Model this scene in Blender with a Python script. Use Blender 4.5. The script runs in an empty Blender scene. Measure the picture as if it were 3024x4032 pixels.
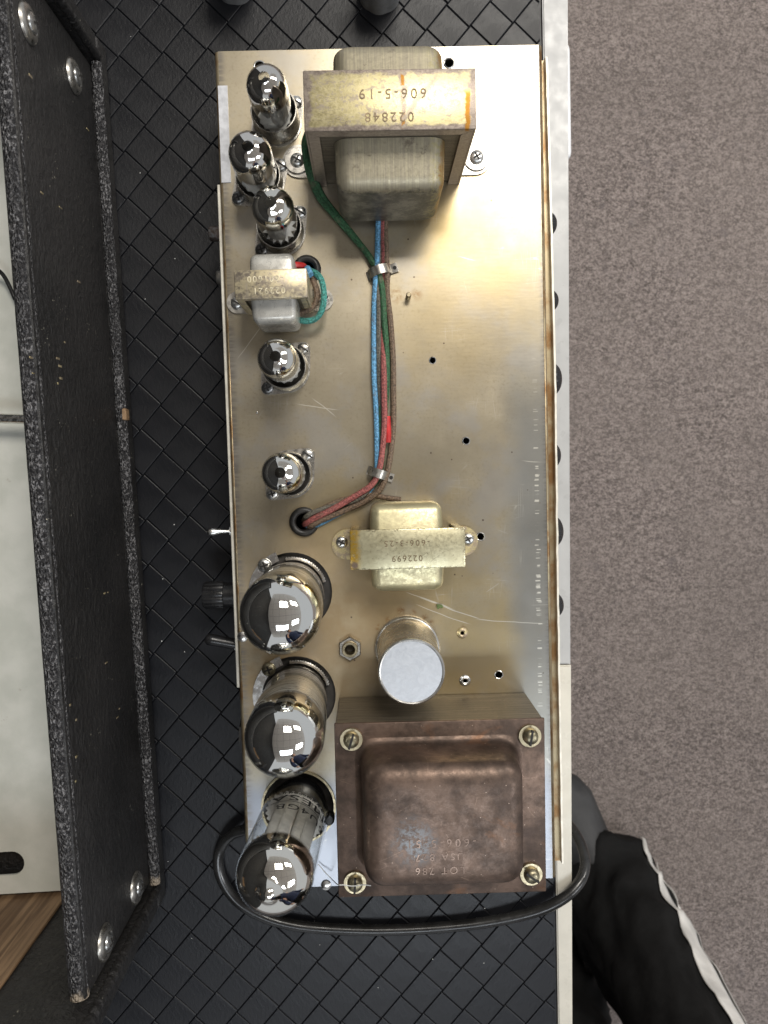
import bpy, bmesh, math, random
from mathutils import Vector, Matrix, noise as mnoise
random.seed(7)
C = bpy.data.collections.new('amp_scene'); bpy.context.scene.collection.children.link(C)
S = bpy.context.scene
PI = math.pi
# ------------------------------------------------------------------ camera, world, lights
F = 3028.0; CX, CY = 1512.0, 2016.0            # focal length and centre in photograph pixels (3024 x 4032)
CAM = Vector((-0.01175, 0.00504, 0.48329))
RX, RY, RZ = 0.05424, 0.01428, 0.02906
RW = Matrix.Rotation(RZ, 3, 'Z') @ Matrix.Rotation(RY, 3, 'Y') @ Matrix.Rotation(RX, 3, 'X')   # world -> camera
cd = bpy.data.cameras.new('camera'); cam = bpy.data.objects.new('camera', cd); C.objects.link(cam)
m4 = RW.transposed().to_4x4(); m4.translation = CAM; cam.matrix_world = m4
cd.sensor_width = 36; cd.sensor_fit = 'AUTO'; cd.lens = 36 * F / 4032
cd.clip_start = 0.01; cd.clip_end = 50
cd.dof.use_dof = True; cd.dof.focus_distance = 0.45; cd.dof.aperture_fstop = 16
S.camera = cam
W_ = bpy.data.worlds.new("World"); S.world = W_; W_.use_nodes = True
W_.node_tree.nodes['Background'].inputs[0].default_value = (0.92, 0.95, 1.0, 1)
W_.node_tree.nodes['Background'].inputs[1].default_value = 0.50
def area(name, loc, target, sx, sy, power, col):
    d = bpy.data.lights.new(name, 'AREA'); d.shape = 'RECTANGLE'; d.size = sx; d.size_y = sy; d.energy = power; d.color = col
    o = bpy.data.objects.new(name, d); C.objects.link(o); o.location = loc
    o.rotation_euler = (Vector(target) - Vector(loc)).to_track_quat('-Z', 'Y').to_euler()
    return o
area('ceiling_lamp', (0.46, 1.16, 1.9), (0.46, 1.16, 0), 0.8, 0.7, 36, (1.0, 0.95, 0.87))
area('ceiling_lamp', (0.25, -1.25, 1.9), (0.25, -1.25, 0), 1.2, 0.6, 15, (0.86, 0.93, 1.0))
area('ceiling_lamp', (2.0, 1.5, 1.9), (2.0, 1.5, 0), 1.2, 0.6, 44, (1.0, 0.96, 0.90))
area('ceiling_lamp', (1.9, -0.9, 1.9), (1.9, -0.9, 0), 1.2, 0.6, 26, (0.95, 0.97, 1.0))
S.view_settings.view_transform = 'Standard'; S.view_settings.look = 'None'
S.view_settings.exposure = 0.0; S.view_settings.gamma = 1

def at(px, py, z):
    """world point at height z seen at photograph pixel (px, py)"""
    d = RW.transposed() @ Vector(((px - CX) / F, -(py - CY) / F, -1.0))
    t = (z - CAM.z) / d.z
    return CAM + d * t
BZ = -0.063          # bench surface
FLOOR = -0.82

# ------------------------------------------------------------------ material helper
class Mt:
    def __init__(s, name):
        s.m = bpy.data.materials.new(name); s.m.use_nodes = True
        s.t = s.m.node_tree; s.b = s.t.nodes['Principled BSDF']
        s.co = s.t.nodes.new('ShaderNodeTexCoord').outputs['Object']
    def n(s, ty, **kw):
        x = s.t.nodes.new(ty)
        for k, v in kw.items(): setattr(x, k, v)
        return x
    def L(s, a, b): s.t.links.new(a, b)
    def map(s, scale=(1, 1, 1), rot=(0, 0, 0), co=None):
        x = s.n('ShaderNodeMapping'); x.inputs['Scale'].default_value = scale; x.inputs['Rotation'].default_value = rot
        s.L(co or s.co, x.inputs[0]); return x.outputs[0]
    def noise(s, scale, detail=4, rough=0.55, co=None, dist=0.0):
        x = s.n('ShaderNodeTexNoise'); x.inputs['Scale'].default_value = scale; x.inputs['Detail'].default_value = detail
        x.inputs['Roughness'].default_value = rough; x.inputs['Distortion'].default_value = dist
        s.L(co or s.co, x.inputs['Vector']); return x.outputs['Fac']
    def voro(s, scale, feat='F1', co=None, rnd=1.0):
        x = s.n('ShaderNodeTexVoronoi', feature=feat); x.inputs['Scale'].default_value = scale
        x.inputs['Randomness'].default_value = rnd
        s.L(co or s.co, x.inputs['Vector']); return x.outputs['Distance']
    def ramp(s, f, a, b, va=0.0, vb=1.0):
        x = s.n('ShaderNodeMapRange', interpolation_type='SMOOTHSTEP')
        x.inputs['From Min'].default_value = a; x.inputs['From Max'].default_value = b
        x.inputs['To Min'].default_value = va; x.inputs['To Max'].default_value = vb
        s.L(f, x.inputs['Value']); return x.outputs[0]
    def math(s, op, a, b=None, clamp=False):
        x = s.n('ShaderNodeMath', operation=op, use_clamp=clamp)
        for i, v in enumerate((a, b)):
            if v is None: continue
            if isinstance(v, (int, float)): x.inputs[i].default_value = v
            else: s.L(v, x.inputs[i])
        return x.outputs[0]
    def mix(s, a, b, f):
        x = s.n('ShaderNodeMix', data_type='RGBA')
        for i, v in ((6, a), (7, b)):
            if isinstance(v, tuple): x.inputs[i].default_value = (*v, 1)
            else: s.L(v, x.inputs[i])
        if isinstance(f, (int, float)): x.inputs[0].default_value = f
        else: s.L(f, x.inputs[0])
        return x.outputs[2]
    def xyz(s):
        x = s.n('ShaderNodeSeparateXYZ'); s.L(s.co, x.inputs[0]); return x.outputs
    def spot(s, cx, cy, r0, r1, wob=None, sx=1.0, sy=1.0):
        """1 inside r0 fading to 0 at r1 around (cx, cy) of the object's own plane, with a ragged border"""
        o = s.xyz()
        dx = s.math('MULTIPLY', s.math('SUBTRACT', o[0], cx), sx); dy = s.math('MULTIPLY', s.math('SUBTRACT', o[1], cy), sy)
        d = s.math('SQRT', s.math('ADD', s.math('MULTIPLY', dx, dx), s.math('MULTIPLY', dy, dy)))
        if wob is not None: d = s.math('ADD', d, s.math('MULTIPLY', s.math('SUBTRACT', wob, 0.5), r1 * 1.1))
        return s.ramp(d, r0, r1, 1, 0)
    def bump(s, h, strength=0.3, dist=0.001):
        x = s.n('ShaderNodeBump'); x.inputs['Strength'].default_value = strength; x.inputs['Distance'].default_value = dist
        s.L(h, x.inputs['Height']); s.L(x.outputs[0], s.b.inputs['Normal']); return x
    def set(s, base=None, rough=None, metal=None, **kw):
        for k, v in (('Base Color', base), ('Roughness', rough), ('Metallic', metal), *kw.items()):
            if v is None: continue
            if isinstance(v, tuple): s.b.inputs[k].default_value = (*v, 1)
            elif isinstance(v, (int, float)): s.b.inputs[k].default_value = v
            else: s.L(v, s.b.inputs[k])
        return s
def simple(name, base, rough, metal=0.0, var=0.15, scale=120, bump=0.0, bscale=900, **kw):
    a = Mt(name); f = a.noise(scale, 5)
    dark = tuple(c * (1 - 2 * var) for c in base); lite = tuple(min(1, c * (1 + var)) for c in base)
    a.set(a.mix(dark, lite, a.ramp(f, 0.3, 0.7)), a.ramp(a.noise(scale * 1.7, 4), 0.3, 0.7, max(0, rough - 0.07), min(1, rough + 0.1)), metal, **kw)
    if bump: a.bump(a.noise(bscale, 4), bump, 0.0006)
    return a.m
M = {}
# -- chassis plate: old cadmium plated steel, golden tarnish, grey wiped band, brown heat stains round the big valves
def plate_mat():
    a = Mt('tarnished_plate'); o = a.xyz()
    big = a.noise(14, 6, 0.6); mid = a.noise(48, 6, 0.6); fine = a.noise(300, 1.5, 0.5); brushed = a.noise(90, 2, 0.5, a.map((1, 7, 1)))
    c = a.mix((0.41, 0.357, 0.26), (0.46, 0.405, 0.30), a.ramp(a.noise(26, 6, .6), 0.35, 0.65)); c = a.mix(c, (0.36, 0.315, 0.25), a.ramp(mid, .42, .70, 0, .30)); c = a.mix(c, (0.30, 0.25, 0.17), a.math('MULTIPLY', a.ramp(a.noise(520, 3, .6), .50, .70), a.ramp(big, .35, .65, .12, .5)))
    c = a.mix(c, (0.41, 0.385, 0.34), a.ramp(a.noise(22, 5, 0.6), 0.48, 0.62, 0, 0.7))
    wob = big
    def sp(px, py, r0, r1, k, sx=1, sy=1):
        p = at(px, py, 0); return a.math('MULTIPLY', a.spot(p.x, p.y, r0, r1, mid, sx, sy), k)
    gold = None
    for q in (sp(1860, 880, .004, .05, .75), sp(1950, 1100, .004, .05, .5), sp(1650, 2230, .01, .07, .6), sp(1900, 2560, .01, .07, .6), sp(1760, 1250, 0, .06, .4), sp(1330, 2060, .0, .05, .5), sp(1960, 760, 0, .03, .5)):
        gold = q if gold is None else a.math('MAXIMUM', gold, q)
    c = a.mix(c, (0.43, 0.32, 0.14), gold)
    brown = None
    for q in (sp(1360, 2420, .012, .075, .9), sp(1060, 2640, .015, .06, .95), sp(1260, 2200, .0, .05, .6), sp(1440, 2600, .0, .05, .65), sp(1000, 2330, .0, .04, .6), sp(1330, 2700, 0, .04, .7), sp(1000, 2820, .0, .03, .75)):
        brown = q if brown is None else a.math('MAXIMUM', brown, q)
    c = a.mix(c, (0.31, 0.215, 0.105), a.math('MULTIPLY', brown, a.ramp(mid, 0.25, 0.6, 0.35, .9)))
    # grey wiped band on the front edge and the clean bluish end
    g = a.ramp(a.math('ADD', o[0], a.math('MULTIPLY', a.math('SUBTRACT', big, .5), .03)), 0.066, 0.086)
    g = a.math('MULTIPLY', g, a.ramp(o[1], 0.02, 0.09, 1, 0.15))
    c = a.mix(c, (0.29, 0.295, 0.285), a.math('MULTIPLY', g, 0.8))
    e = a.ramp(a.math('ADD', o[1], a.math('MULTIPLY', a.math('SUBTRACT', big, .5), .02)), -0.205, -0.178, 1, 0)
    c = a.mix(c, (0.27, 0.28, 0.305), e)
    # dark grime line at both folds, rust freckles, scratches
    edge = a.math('ADD', a.ramp(o[0], -0.0925, -0.0975), a.ramp(o[0], 0.0945, 0.0985))
    c = a.mix(c, (0.20, 0.185, 0.17), a.math('MULTIPLY', edge, a.ramp(brushed, 0.35, 0.65, 0.2, 0.8)))
    c = a.mix(c, (0.22, 0.12, 0.05), a.math('MULTIPLY', a.ramp(a.voro(210), 0.10, 0.05), a.ramp(big, 0.6, 0.7, 0.0, 0.7)))
    c = a.mix(c, (0.10, 0.07, 0.05), a.ramp(a.voro(75), 0.055, 0.03, 0, 0.9))
    sv = a.map((2.2, 30, 1), (0, 0, 0.7)); s1 = a.ramp(a.voro(6, 'DISTANCE_TO_EDGE', sv), 0.010, 0.003)
    s2 = a.ramp(a.voro(7, 'DISTANCE_TO_EDGE', a.map((34, 1.6, 1), (0, 0, -0.5))), 0.010, 0.003)
    scr = a.math('MULTIPLY', a.math('MAXIMUM', s1, s2), a.ramp(a.noise(35, 3), 0.55, 0.7, 0, .55))
    c = a.mix(c, (0.62, 0.59, 0.52), scr)
    rs_ = None
    for q in (sp(1492, 2472, 0, .0035, 1), sp(1530, 2440, 0, .003, .9), sp(1580, 2404, 0, .004, 1), sp(1625, 2412, 0, .0035, .8), sp(1672, 2432, 0, .0035, 1), sp(1695, 2452, 0, .003, .9), sp(1822, 2478, 0, .0035, .8), sp(936, 2440, 0, .003, 1), sp(1560, 1160, 0, .007, .5), sp(1640, 1158, 0, .006, .6)):
        rs_ = q if rs_ is None else a.math('MAXIMUM', rs_, q)
    c = a.mix(c, (0.22, 0.105, 0.03), a.math('MULTIPLY', rs_, a.ramp(a.noise(260, 3), .42, .56)))
    # lamp glint on the worn front ridge painted in as bright dashes; long scratches
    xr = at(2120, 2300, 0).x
    glint_dash = a.math('MULTIPLY', a.ramp(a.math('ABSOLUTE', a.math('SUBTRACT', a.math('ADD', o[0], a.math('MULTIPLY', a.math('SUBTRACT', fine, .5), .004)), xr)), .0017, .0009), a.math('MULTIPLY', a.ramp(a.noise(700, 2, .5, a.map((.02, 1, 1))), .56, .62), a.math('MULTIPLY', a.ramp(o[1], 0.10, -.02), a.ramp(o[1], -.16, -.13))))
    def seg(x0, y0, x1, y1, w):
        p, q = at(x0, y0, 0), at(x1, y1, 0); d = (q - p); ln = d.length; d = d / ln
        u = a.math('ADD', a.math('MULTIPLY', a.math('SUBTRACT', o[0], p.x), d.x), a.math('MULTIPLY', a.math('SUBTRACT', o[1], p.y), d.y))
        v = a.math('ADD', a.math('MULTIPLY', a.math('SUBTRACT', o[0], p.x), -d.y), a.math('MULTIPLY', a.math('SUBTRACT', o[1], p.y), d.x))
        v = a.math('ADD', v, a.math('MULTIPLY', a.math('SUBTRACT', a.noise(30, 2), .5), .004))
        return a.math('MULTIPLY', a.ramp(a.math('ABSOLUTE', v), w, w * .4), a.math('MULTIPLY', a.ramp(u, -.002, .004), a.ramp(u, ln, ln - .006)))
    m_ = glint_dash
    for sg in ((1650, 2350, 1900, 2440, .0004), (1640, 2380, 1860, 2460, .0003), (1880, 2438, 2150, 2456, .00035), (1600, 2330, 1800, 2400, .0003), (1330, 1610, 1160, 1590, .0003), (1230, 1570, 1330, 1650, .0003), (1810, 1010, 1880, 1025, .0003), (2060, 1815, 2140, 1822, .0003), (1030, 1280, 930, 1420, .0003)):
        m_ = a.math('MAXIMUM', m_, a.math('MULTIPLY', seg(*sg), .7))
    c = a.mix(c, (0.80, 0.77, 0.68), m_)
    r = a.math('ADD', a.ramp(a.noise(18, 4, .55), 0.3, 0.7, 0.285, 0.345), a.math('MULTIPLY', brown, 0.15))
    a.set(c, r, a.math('SUBTRACT', 0.86, a.math('MULTIPLY', brown, 0.45)))
    a.bump(a.math('ADD', a.math('MULTIPLY', fine, .5), a.math('MULTIPLY', brushed, 0.6)), 0.05, 0.0004)
    return a.m
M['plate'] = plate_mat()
def transformer_mat(name, base, wear, amount, streak=True):
    a = Mt(name); mid = a.noise(95, 7, 0.75, a.map((1, 1.8, 1))); fine = a.noise(420, 6, 0.75); st = a.noise(45, 5, 0.7, a.map((9, 1, 0.7)))
    w = a.math('MULTIPLY', a.ramp(a.math('ADD', a.math('MULTIPLY', mid, .55), a.math('MULTIPLY', fine, .45)), 0.44, 0.54), amount)
    c = a.mix(base, wear, w)
    c = a.mix(c, (0.55, 0.27, 0.03), a.ramp(a.noise(28, 4, 0.6), 0.665, 0.72, 0, 0.85))
    if streak: c = a.mix(c, tuple(min(1, x * 1.25) for x in base), a.ramp(st, 0.56, 0.66, 0, 0.6))
    c = a.mix(c, (0.07, 0.05, 0.035), a.ramp(a.voro(150), 0.09, 0.04, 0, 0.7))
    a.set(c, a.ramp(fine, 0.3, 0.7, 0.30, 0.5), a.math('SUBTRACT', 0.8, a.math('MULTIPLY', w, 0.3)))
    a.bump(a.math('ADD', fine, mid), 0.10, 0.0006)
    return a.m
M['brass_worn'] = transformer_mat('worn_yellow_plating', (0.66, 0.56, 0.30), (0.30, 0.235, 0.19), 0.8)
M['steel_worn'] = transformer_mat('worn_bracket_plating', (0.33, 0.285, 0.23), (0.66, 0.57, 0.35), 0.62)
M['choke'] = transformer_mat('yellow_passivated_steel', (0.58, 0.53, 0.33), (0.42, 0.37, 0.24), 0.5, False)
M['cover_dull'] = transformer_mat('dull_olive_cover', (0.37, 0.335, 0.215), (0.20, 0.18, 0.14), 0.85)
def ot_mat():
    a = Mt('yellow_plating_worn_to_brown'); o = a.xyz(); mid = a.noise(120, 7, .75, a.map((1, 1.8, 1))); fine = a.noise(520, 5, .75)
    ns = a.math('MULTIPLY', a.math('SUBTRACT', mid, .5), .010)
    ax, ay = a.math('ADD', a.math('ABSOLUTE', o[0]), ns), a.math('ADD', a.math('ABSOLUTE', o[1]), ns)
    brown = a.math('MAXIMUM', a.ramp(ax, .0395, .0415), a.ramp(ay, .0118, .0138))
    brown = a.math('MAXIMUM', brown, a.ramp(a.math('ADD', o[2], ns), .0745, .0725, 0, 1))
    st = a.math('MULTIPLY', a.ramp(a.math('ABSOLUTE', a.math('SUBTRACT', a.math('ADD', o[0], ns), .0068)), .0020, .0010), .9)
    dg = a.math('SUBTRACT', a.math('ADD', a.math('SUBTRACT', o[0], .0165), a.math('MULTIPLY', a.math('SUBTRACT', o[1], .002), -.85)), ns)
    dg = a.math('MULTIPLY', a.ramp(a.math('ABSOLUTE', dg), .0022, .0010), a.math('MULTIPLY', a.ramp(o[0], .007, .009), a.ramp(o[0], .027, .022)))
    speck = a.ramp(a.math('ADD', a.math('MULTIPLY', mid, .5), a.math('MULTIPLY', fine, .5)), .50, .58, 0, .8)
    m_ = a.math('MAXIMUM', a.math('MAXIMUM', brown, st), a.math('MAXIMUM', a.math('MULTIPLY', dg, .8), speck))
    sc = a.math('MULTIPLY', a.ramp(a.voro(8, 'DISTANCE_TO_EDGE', a.map((4, 26, 1), (0, 0, .08))), .012, .004), a.ramp(a.noise(50, 3), .48, .6, 0, .8)); m_ = a.math('MAXIMUM', m_, sc)
    c = a.mix(a.mix((0.52, 0.45, 0.245), (0.62, 0.55, 0.32), a.ramp(fine, .35, .65)), a.mix((0.24, 0.195, 0.165), (0.38, 0.32, 0.265), a.ramp(fine, .35, .65)), m_)
    org = a.math('MAXIMUM', a.math('MULTIPLY', a.ramp(a.math('ABSOLUTE', a.math('SUBTRACT', o[0], .0066)), .0012, .0005), a.ramp(mid, .48, .56)), a.math('MULTIPLY', a.ramp(a.math('ABSOLUTE', a.math('SUBTRACT', a.math('ADD', o[0], a.math('MULTIPLY', ns, .4)), .0398)), .0016, .0008), a.ramp(o[1], .006, .002)))
    c = a.mix(c, (0.36, 0.165, 0.02), a.math('MULTIPLY', org, a.ramp(o[2], .074, .076)))
    a.set(c, a.ramp(fine, .3, .7, .32, .5), a.math('SUBTRACT', .75, a.math('MULTIPLY', m_, .2))); a.bump(a.math('ADD', fine, mid), .12, .0006); return a.m
M['ot_bracket'] = ot_mat()
def choke_mat():
    a = Mt('yellow_passivated_bracket'); o = a.xyz(); mid = a.noise(110, 6, .72); fine = a.noise(500, 5, .72); ns = a.math('MULTIPLY', a.math('SUBTRACT', mid, .5), .008)
    c = a.mix((0.50, 0.46, 0.30), (0.60, 0.56, 0.38), a.ramp(mid, .35, .65))
    c = a.mix(c, (0.48, 0.29, 0.03), a.math('MULTIPLY', a.ramp(a.math('ADD', o[0], ns), -.0262, -.0310), a.ramp(fine, .3, .6, .4, 1)))
    c = a.mix(c, (0.22, 0.16, 0.12), a.spot(-.031, -.009, .0012, .003, mid))
    ed = a.math('MAXIMUM', a.ramp(a.math('ADD', a.math('ABSOLUTE', o[1]), ns), .0102, .0118), a.ramp(a.math('ADD', o[0], ns), .0305, .0335))
    c = a.mix(c, (0.13, 0.11, 0.07), a.math('MULTIPLY', ed, a.ramp(fine, .46, .56, 0, .85)))
    sc = a.math('MULTIPLY', a.ramp(a.voro(11, 'DISTANCE_TO_EDGE', a.map((10, 5, 1), (0, 0, .6))), .008, .003), a.ramp(a.noise(60, 3), .54, .62, 0, .8))
    c = a.mix(c, (0.14, 0.12, 0.08), sc); a.set(c, a.ramp(fine, .3, .7, .26, .42), .75); a.bump(fine, .08, .0004); return a.m
M['choke_bracket'] = choke_mat()
def ot_cover():
    a = Mt('scuffed_transformer_cover'); o = a.xyz(); mid = a.noise(85, 7, .75); fine = a.noise(420, 6, .75); st = a.noise(60, 5, .75, a.map((16, .5, .5)))
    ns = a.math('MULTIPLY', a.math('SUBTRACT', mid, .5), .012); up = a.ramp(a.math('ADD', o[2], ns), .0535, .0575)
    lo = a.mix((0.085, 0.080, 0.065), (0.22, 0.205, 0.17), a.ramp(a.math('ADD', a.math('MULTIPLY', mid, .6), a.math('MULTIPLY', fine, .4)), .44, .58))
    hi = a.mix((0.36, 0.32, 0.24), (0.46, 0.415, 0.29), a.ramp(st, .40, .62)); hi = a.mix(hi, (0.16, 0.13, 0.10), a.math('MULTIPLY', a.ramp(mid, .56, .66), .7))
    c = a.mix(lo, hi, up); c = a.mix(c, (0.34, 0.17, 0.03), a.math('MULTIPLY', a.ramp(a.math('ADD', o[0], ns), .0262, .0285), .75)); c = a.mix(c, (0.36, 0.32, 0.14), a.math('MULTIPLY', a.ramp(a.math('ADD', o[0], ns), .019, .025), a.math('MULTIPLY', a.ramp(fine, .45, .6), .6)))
    a.set(c, a.ramp(fine, .3, .7, .34, .55), .6); a.bump(a.math('ADD', fine, mid), .14, .0007); return a.m
M['ot_cover'] = ot_cover()
M['copper'] = None
def bell_mat():
    a = Mt('browned_copper_plating'); mid = a.noise(42, 7, 0.68); fine = a.noise(300, 6, 0.7); big = a.noise(17, 4, 0.6)
    c = a.mix((0.078, 0.056, 0.045), (0.185, 0.128, 0.099), a.ramp(mid, 0.36, 0.66))
    c = a.mix(c, (0.20, 0.105, 0.06), a.ramp(a.noise(30, 5, .65, dist=.4), 0.58, 0.70, 0, 0.7))
    c = a.mix(c, (0.30, 0.32, 0.34), a.math('MULTIPLY', a.spot(-0.017, -0.004, 0.0, 0.018, mid), a.ramp(fine, 0.42, 0.6)))
    c = a.mix(c, (0.07, 0.05, 0.045), a.ramp(big, 0.58, 0.72, 0, 0.7))
    c = a.mix(c, (0.75, 0.60, 0.48), a.ramp(a.voro(210), 0.07, 0.035, 0, 0.6))
    c = a.mix(c, (0.34, 0.24, 0.18), a.math('MULTIPLY', a.ramp(a.voro(5, 'DISTANCE_TO_EDGE', a.map((8, 40, 8), (0, 0, .9))), .008, .003), a.ramp(a.noise(40, 3), .52, .66, 0, .7)))
    a.set(c, a.ramp(fine, 0.3, 0.7, 0.36, 0.56), 0.7); a.bump(a.math('ADD', fine, mid), 0.16, 0.0007)
    return a.m
M['copper'] = bell_mat()
def lam_mat():
    a = Mt('laminated_iron'); o = a.xyz()
    st = a.noise(40, 4, 0.7, a.map((0.6, 0.6, 45)))
    c = a.mix((0.10, 0.085, 0.064), (0.23, 0.20, 0.155), a.ramp(st, 0.35, 0.65)); c = a.mix(c, (0.10, 0.07, 0.05), a.ramp(a.noise(60, 5), 0.6, 0.75, 0, .7))
    a.set(c, 0.5, 0.6); a.bump(st, 0.5, 0.0008); return a.m
M['lam'] = lam_mat()
M['grey_cover'] = simple('grey_enamel_cover', (0.52, 0.51, 0.47), 0.28, 0.35, 0.14, 90, 0.05)
M['screw'] = simple('zinc_screw', (0.62, 0.62, 0.60), 0.30, 0.95, 0.15, 300)
M['screw_dark'] = simple('dark_screw', (0.20, 0.20, 0.20), 0.35, 0.9, 0.2, 300)
M['screw_brass'] = simple('brassy_screw', (0.38, 0.34, 0.23), 0.36, 0.9, 0.25, 260)
M['recess'] = simple('screw_recess', (0.02, 0.018, 0.016), 0.7)
M['bright'] = simple('bright_metal', (0.74, 0.73, 0.70), 0.22, 1.0, 0.08, 200)
M['saddle'] = simple('cad_plated_saddle', (0.48, 0.46, 0.42), 0.30, 0.95, 0.12, 200)
M['dark_metal'] = simple('dark_tarnished_metal', (0.16, 0.14, 0.11), 0.38, 0.85, 0.25, 120)
M['brass'] = simple('brass', (0.42, 0.36, 0.24), 0.34, 0.95, 0.15, 200)
M['inside'] = simple('chassis_inside_dark', (0.05, 0.045, 0.04), 0.7)
M['rubber'] = simple('black_rubber', (0.022, 0.021, 0.020), 0.42, 0, 0.25, 160, 0.08)
M['cable'] = simple('black_cable_jacket', (0.024, 0.024, 0.024), 0.22, 0, 0.2, 70, 0.06)
M['bakelite'] = simple('black_bakelite', (0.016, 0.016, 0.017), 0.3)
def can_mat():
    a = Mt('brushed_aluminium'); b = a.noise(500, 4, 0.7); sw = a.noise(160, 6, 0.7, dist=2.0)
    a.set(a.mix((0.55, 0.57, 0.60), (0.60, 0.62, 0.65), a.ramp(sw, 0.4, 0.6)), a.ramp(b, 0.3, 0.7, 0.40, 0.55), 0.85)
    a.bump(a.math('ADD', b, sw), 0.12, 0.0003); return a.m
M['can_top'] = can_mat()
M['can'] = simple('aluminium_can', (0.62, 0.61, 0.58), 0.24, 0.9, 0.06, 80)
def braid(name, col):
    a = Mt(name); w = a.noise(900, 3, 0.6); u = a.noise(160, 3)
    c = a.mix(tuple(x * 0.45 for x in col), tuple(min(1, x * 1.25) for x in col), a.ramp(w, 0.35, 0.65))
    c = a.mix(c, (0.16, 0.12, 0.08), a.ramp(u, 0.55, 0.75, 0, 0.45))
    a.set(c, 0.62); a.bump(w, 0.7, 0.0010); return a.m
M['w_blue'] = braid('blue_cloth_wire', (0.13, 0.34, 0.55)); M['w_green'] = braid('green_cloth_wire', (0.035, 0.115, 0.05))
M['w_red'] = braid('red_cloth_wire', (0.34, 0.10, 0.09)); M['w_brown'] = braid('brown_cloth_wire', (0.17, 0.115, 0.075))
M['w_grey'] = braid('grey_cloth_wire', (0.13, 0.12, 0.095)); M['w_teal'] = braid('teal_wire', (0.06, 0.28, 0.24)); M['w_sleeve'] = simple('red_sleeving', (0.55, 0.03, 0.03), 0.35)
M['tape'] = simple('painted_tape', (0.62, 0.63, 0.66), 0.5, 0.1, 0.1, 200, 0.15)
M['white_edge'] = simple('cream_plate_edge', (0.80, 0.76, 0.66), 0.4, 0.2, 0.08, 150)
def front_mat():
    a = Mt('rusty_front_metal'); c = a.mix((0.40, 0.33, 0.21), (0.24, 0.13, 0.05), a.ramp(a.noise(50, 5, .6, a.map((1, 1, 1))), 0.42, 0.66))
    a.set(c, 0.4, 0.7); return a.m
M['front'] = front_mat()
# -- thin valve glass (no refraction, fresnel sheen)
def glass_mat(name, tint=(0.97, 0.98, 0.97)):
    m = bpy.data.materials.new(name); m.use_nodes = True; t = m.node_tree; t.nodes.clear()
    out = t.nodes.new('ShaderNodeOutputMaterial'); mx = t.nodes.new('ShaderNodeMixShader'); tr = t.nodes.new('ShaderNodeBsdfTransparent')
    gl = t.nodes.new('ShaderNodeBsdfGlossy'); fr = t.nodes.new('ShaderNodeLayerWeight'); fr.inputs[0].default_value = .5
    gl.inputs['Roughness'].default_value = 0.015; tr.inputs[0].default_value = (*tint, 1)
    pw_ = t.nodes.new('ShaderNodeMath'); pw_.operation = 'POWER'; pw_.inputs[1].default_value = 4.5
    mu = t.nodes.new('ShaderNodeMath'); mu.operation = 'MULTIPLY_ADD'; mu.inputs[1].default_value = .93; mu.inputs[2].default_value = .05; mu.use_clamp = True
    t.links.new(fr.outputs[1], pw_.inputs[0]); t.links.new(pw_.outputs[0], mu.inputs[0]); t.links.new(mu.outputs[0], mx.inputs[0])
    t.links.new(tr.outputs[0], mx.inputs[1]); t.links.new(gl.outputs[0], mx.inputs[2]); t.links.new(mx.outputs[0], out.inputs[0]); return m
M['glass'] = glass_mat('valve_glass')
def getter_mat(name, tint, z0, z1):
    """silver getter flash inside the bulb, thinning to brown at its lower border (z0..z1 in the valve's own height)"""
    a = Mt(name); o = a.xyz()
    zz = a.math('ADD', o[2], a.math('MULTIPLY', a.math('SUBTRACT', a.noise(120, 3), .5), (z1 - z0) * 0.5))
    k = a.ramp(zz, z0, z1); k2 = a.ramp(zz, z0, z1 + (z1 - z0) * 1.2)
    a.set(a.mix((0.22, 0.15, 0.10), tint, k2), 0.03, 1.0, Alpha=k); return a.m
M['vplate'] = simple('grey_valve_anode', (0.52, 0.50, 0.48), 0.38, 0.6, 0.15, 150)
M['vplate_dark'] = simple('dark_valve_anode', (0.06, 0.055, 0.05), 0.45, 0.4, 0.2, 150)
M['vplate_light'] = simple('pale_grey_anode', (0.62, 0.61, 0.59), 0.42, 0.35, 0.10, 150)
M['mica'] = simple('pale_mica', (0.80, 0.78, 0.75), 0.4)
M['sleeve'] = None
def sleeve_mat():
    a = Mt('silvery_valve_sleeve'); b = a.noise(60, 5, .7, a.map((1, 1, 22)))
    a.set(a.mix((0.55, 0.52, 0.48), (0.90, 0.88, 0.84), a.ramp(b, .35, .65)), a.ramp(b, .3, .7, .22, .40), 0.75); return a.m
M['sleeve'] = sleeve_mat()
M['print'] = simple('black_valve_print', (0.02, 0.02, 0.022), 0.5)
M['stamp_dark'] = simple('stamped_groove', (0.20, 0.15, 0.09), 0.5, 0.5)
M['stamp_light'] = simple('stamped_edge', (0.80, 0.74, 0.55), 0.35, 0.8)
M['stamp_copper'] = simple('stamped_copper', (0.20, 0.142, 0.112), 0.35, 0.8)
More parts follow.
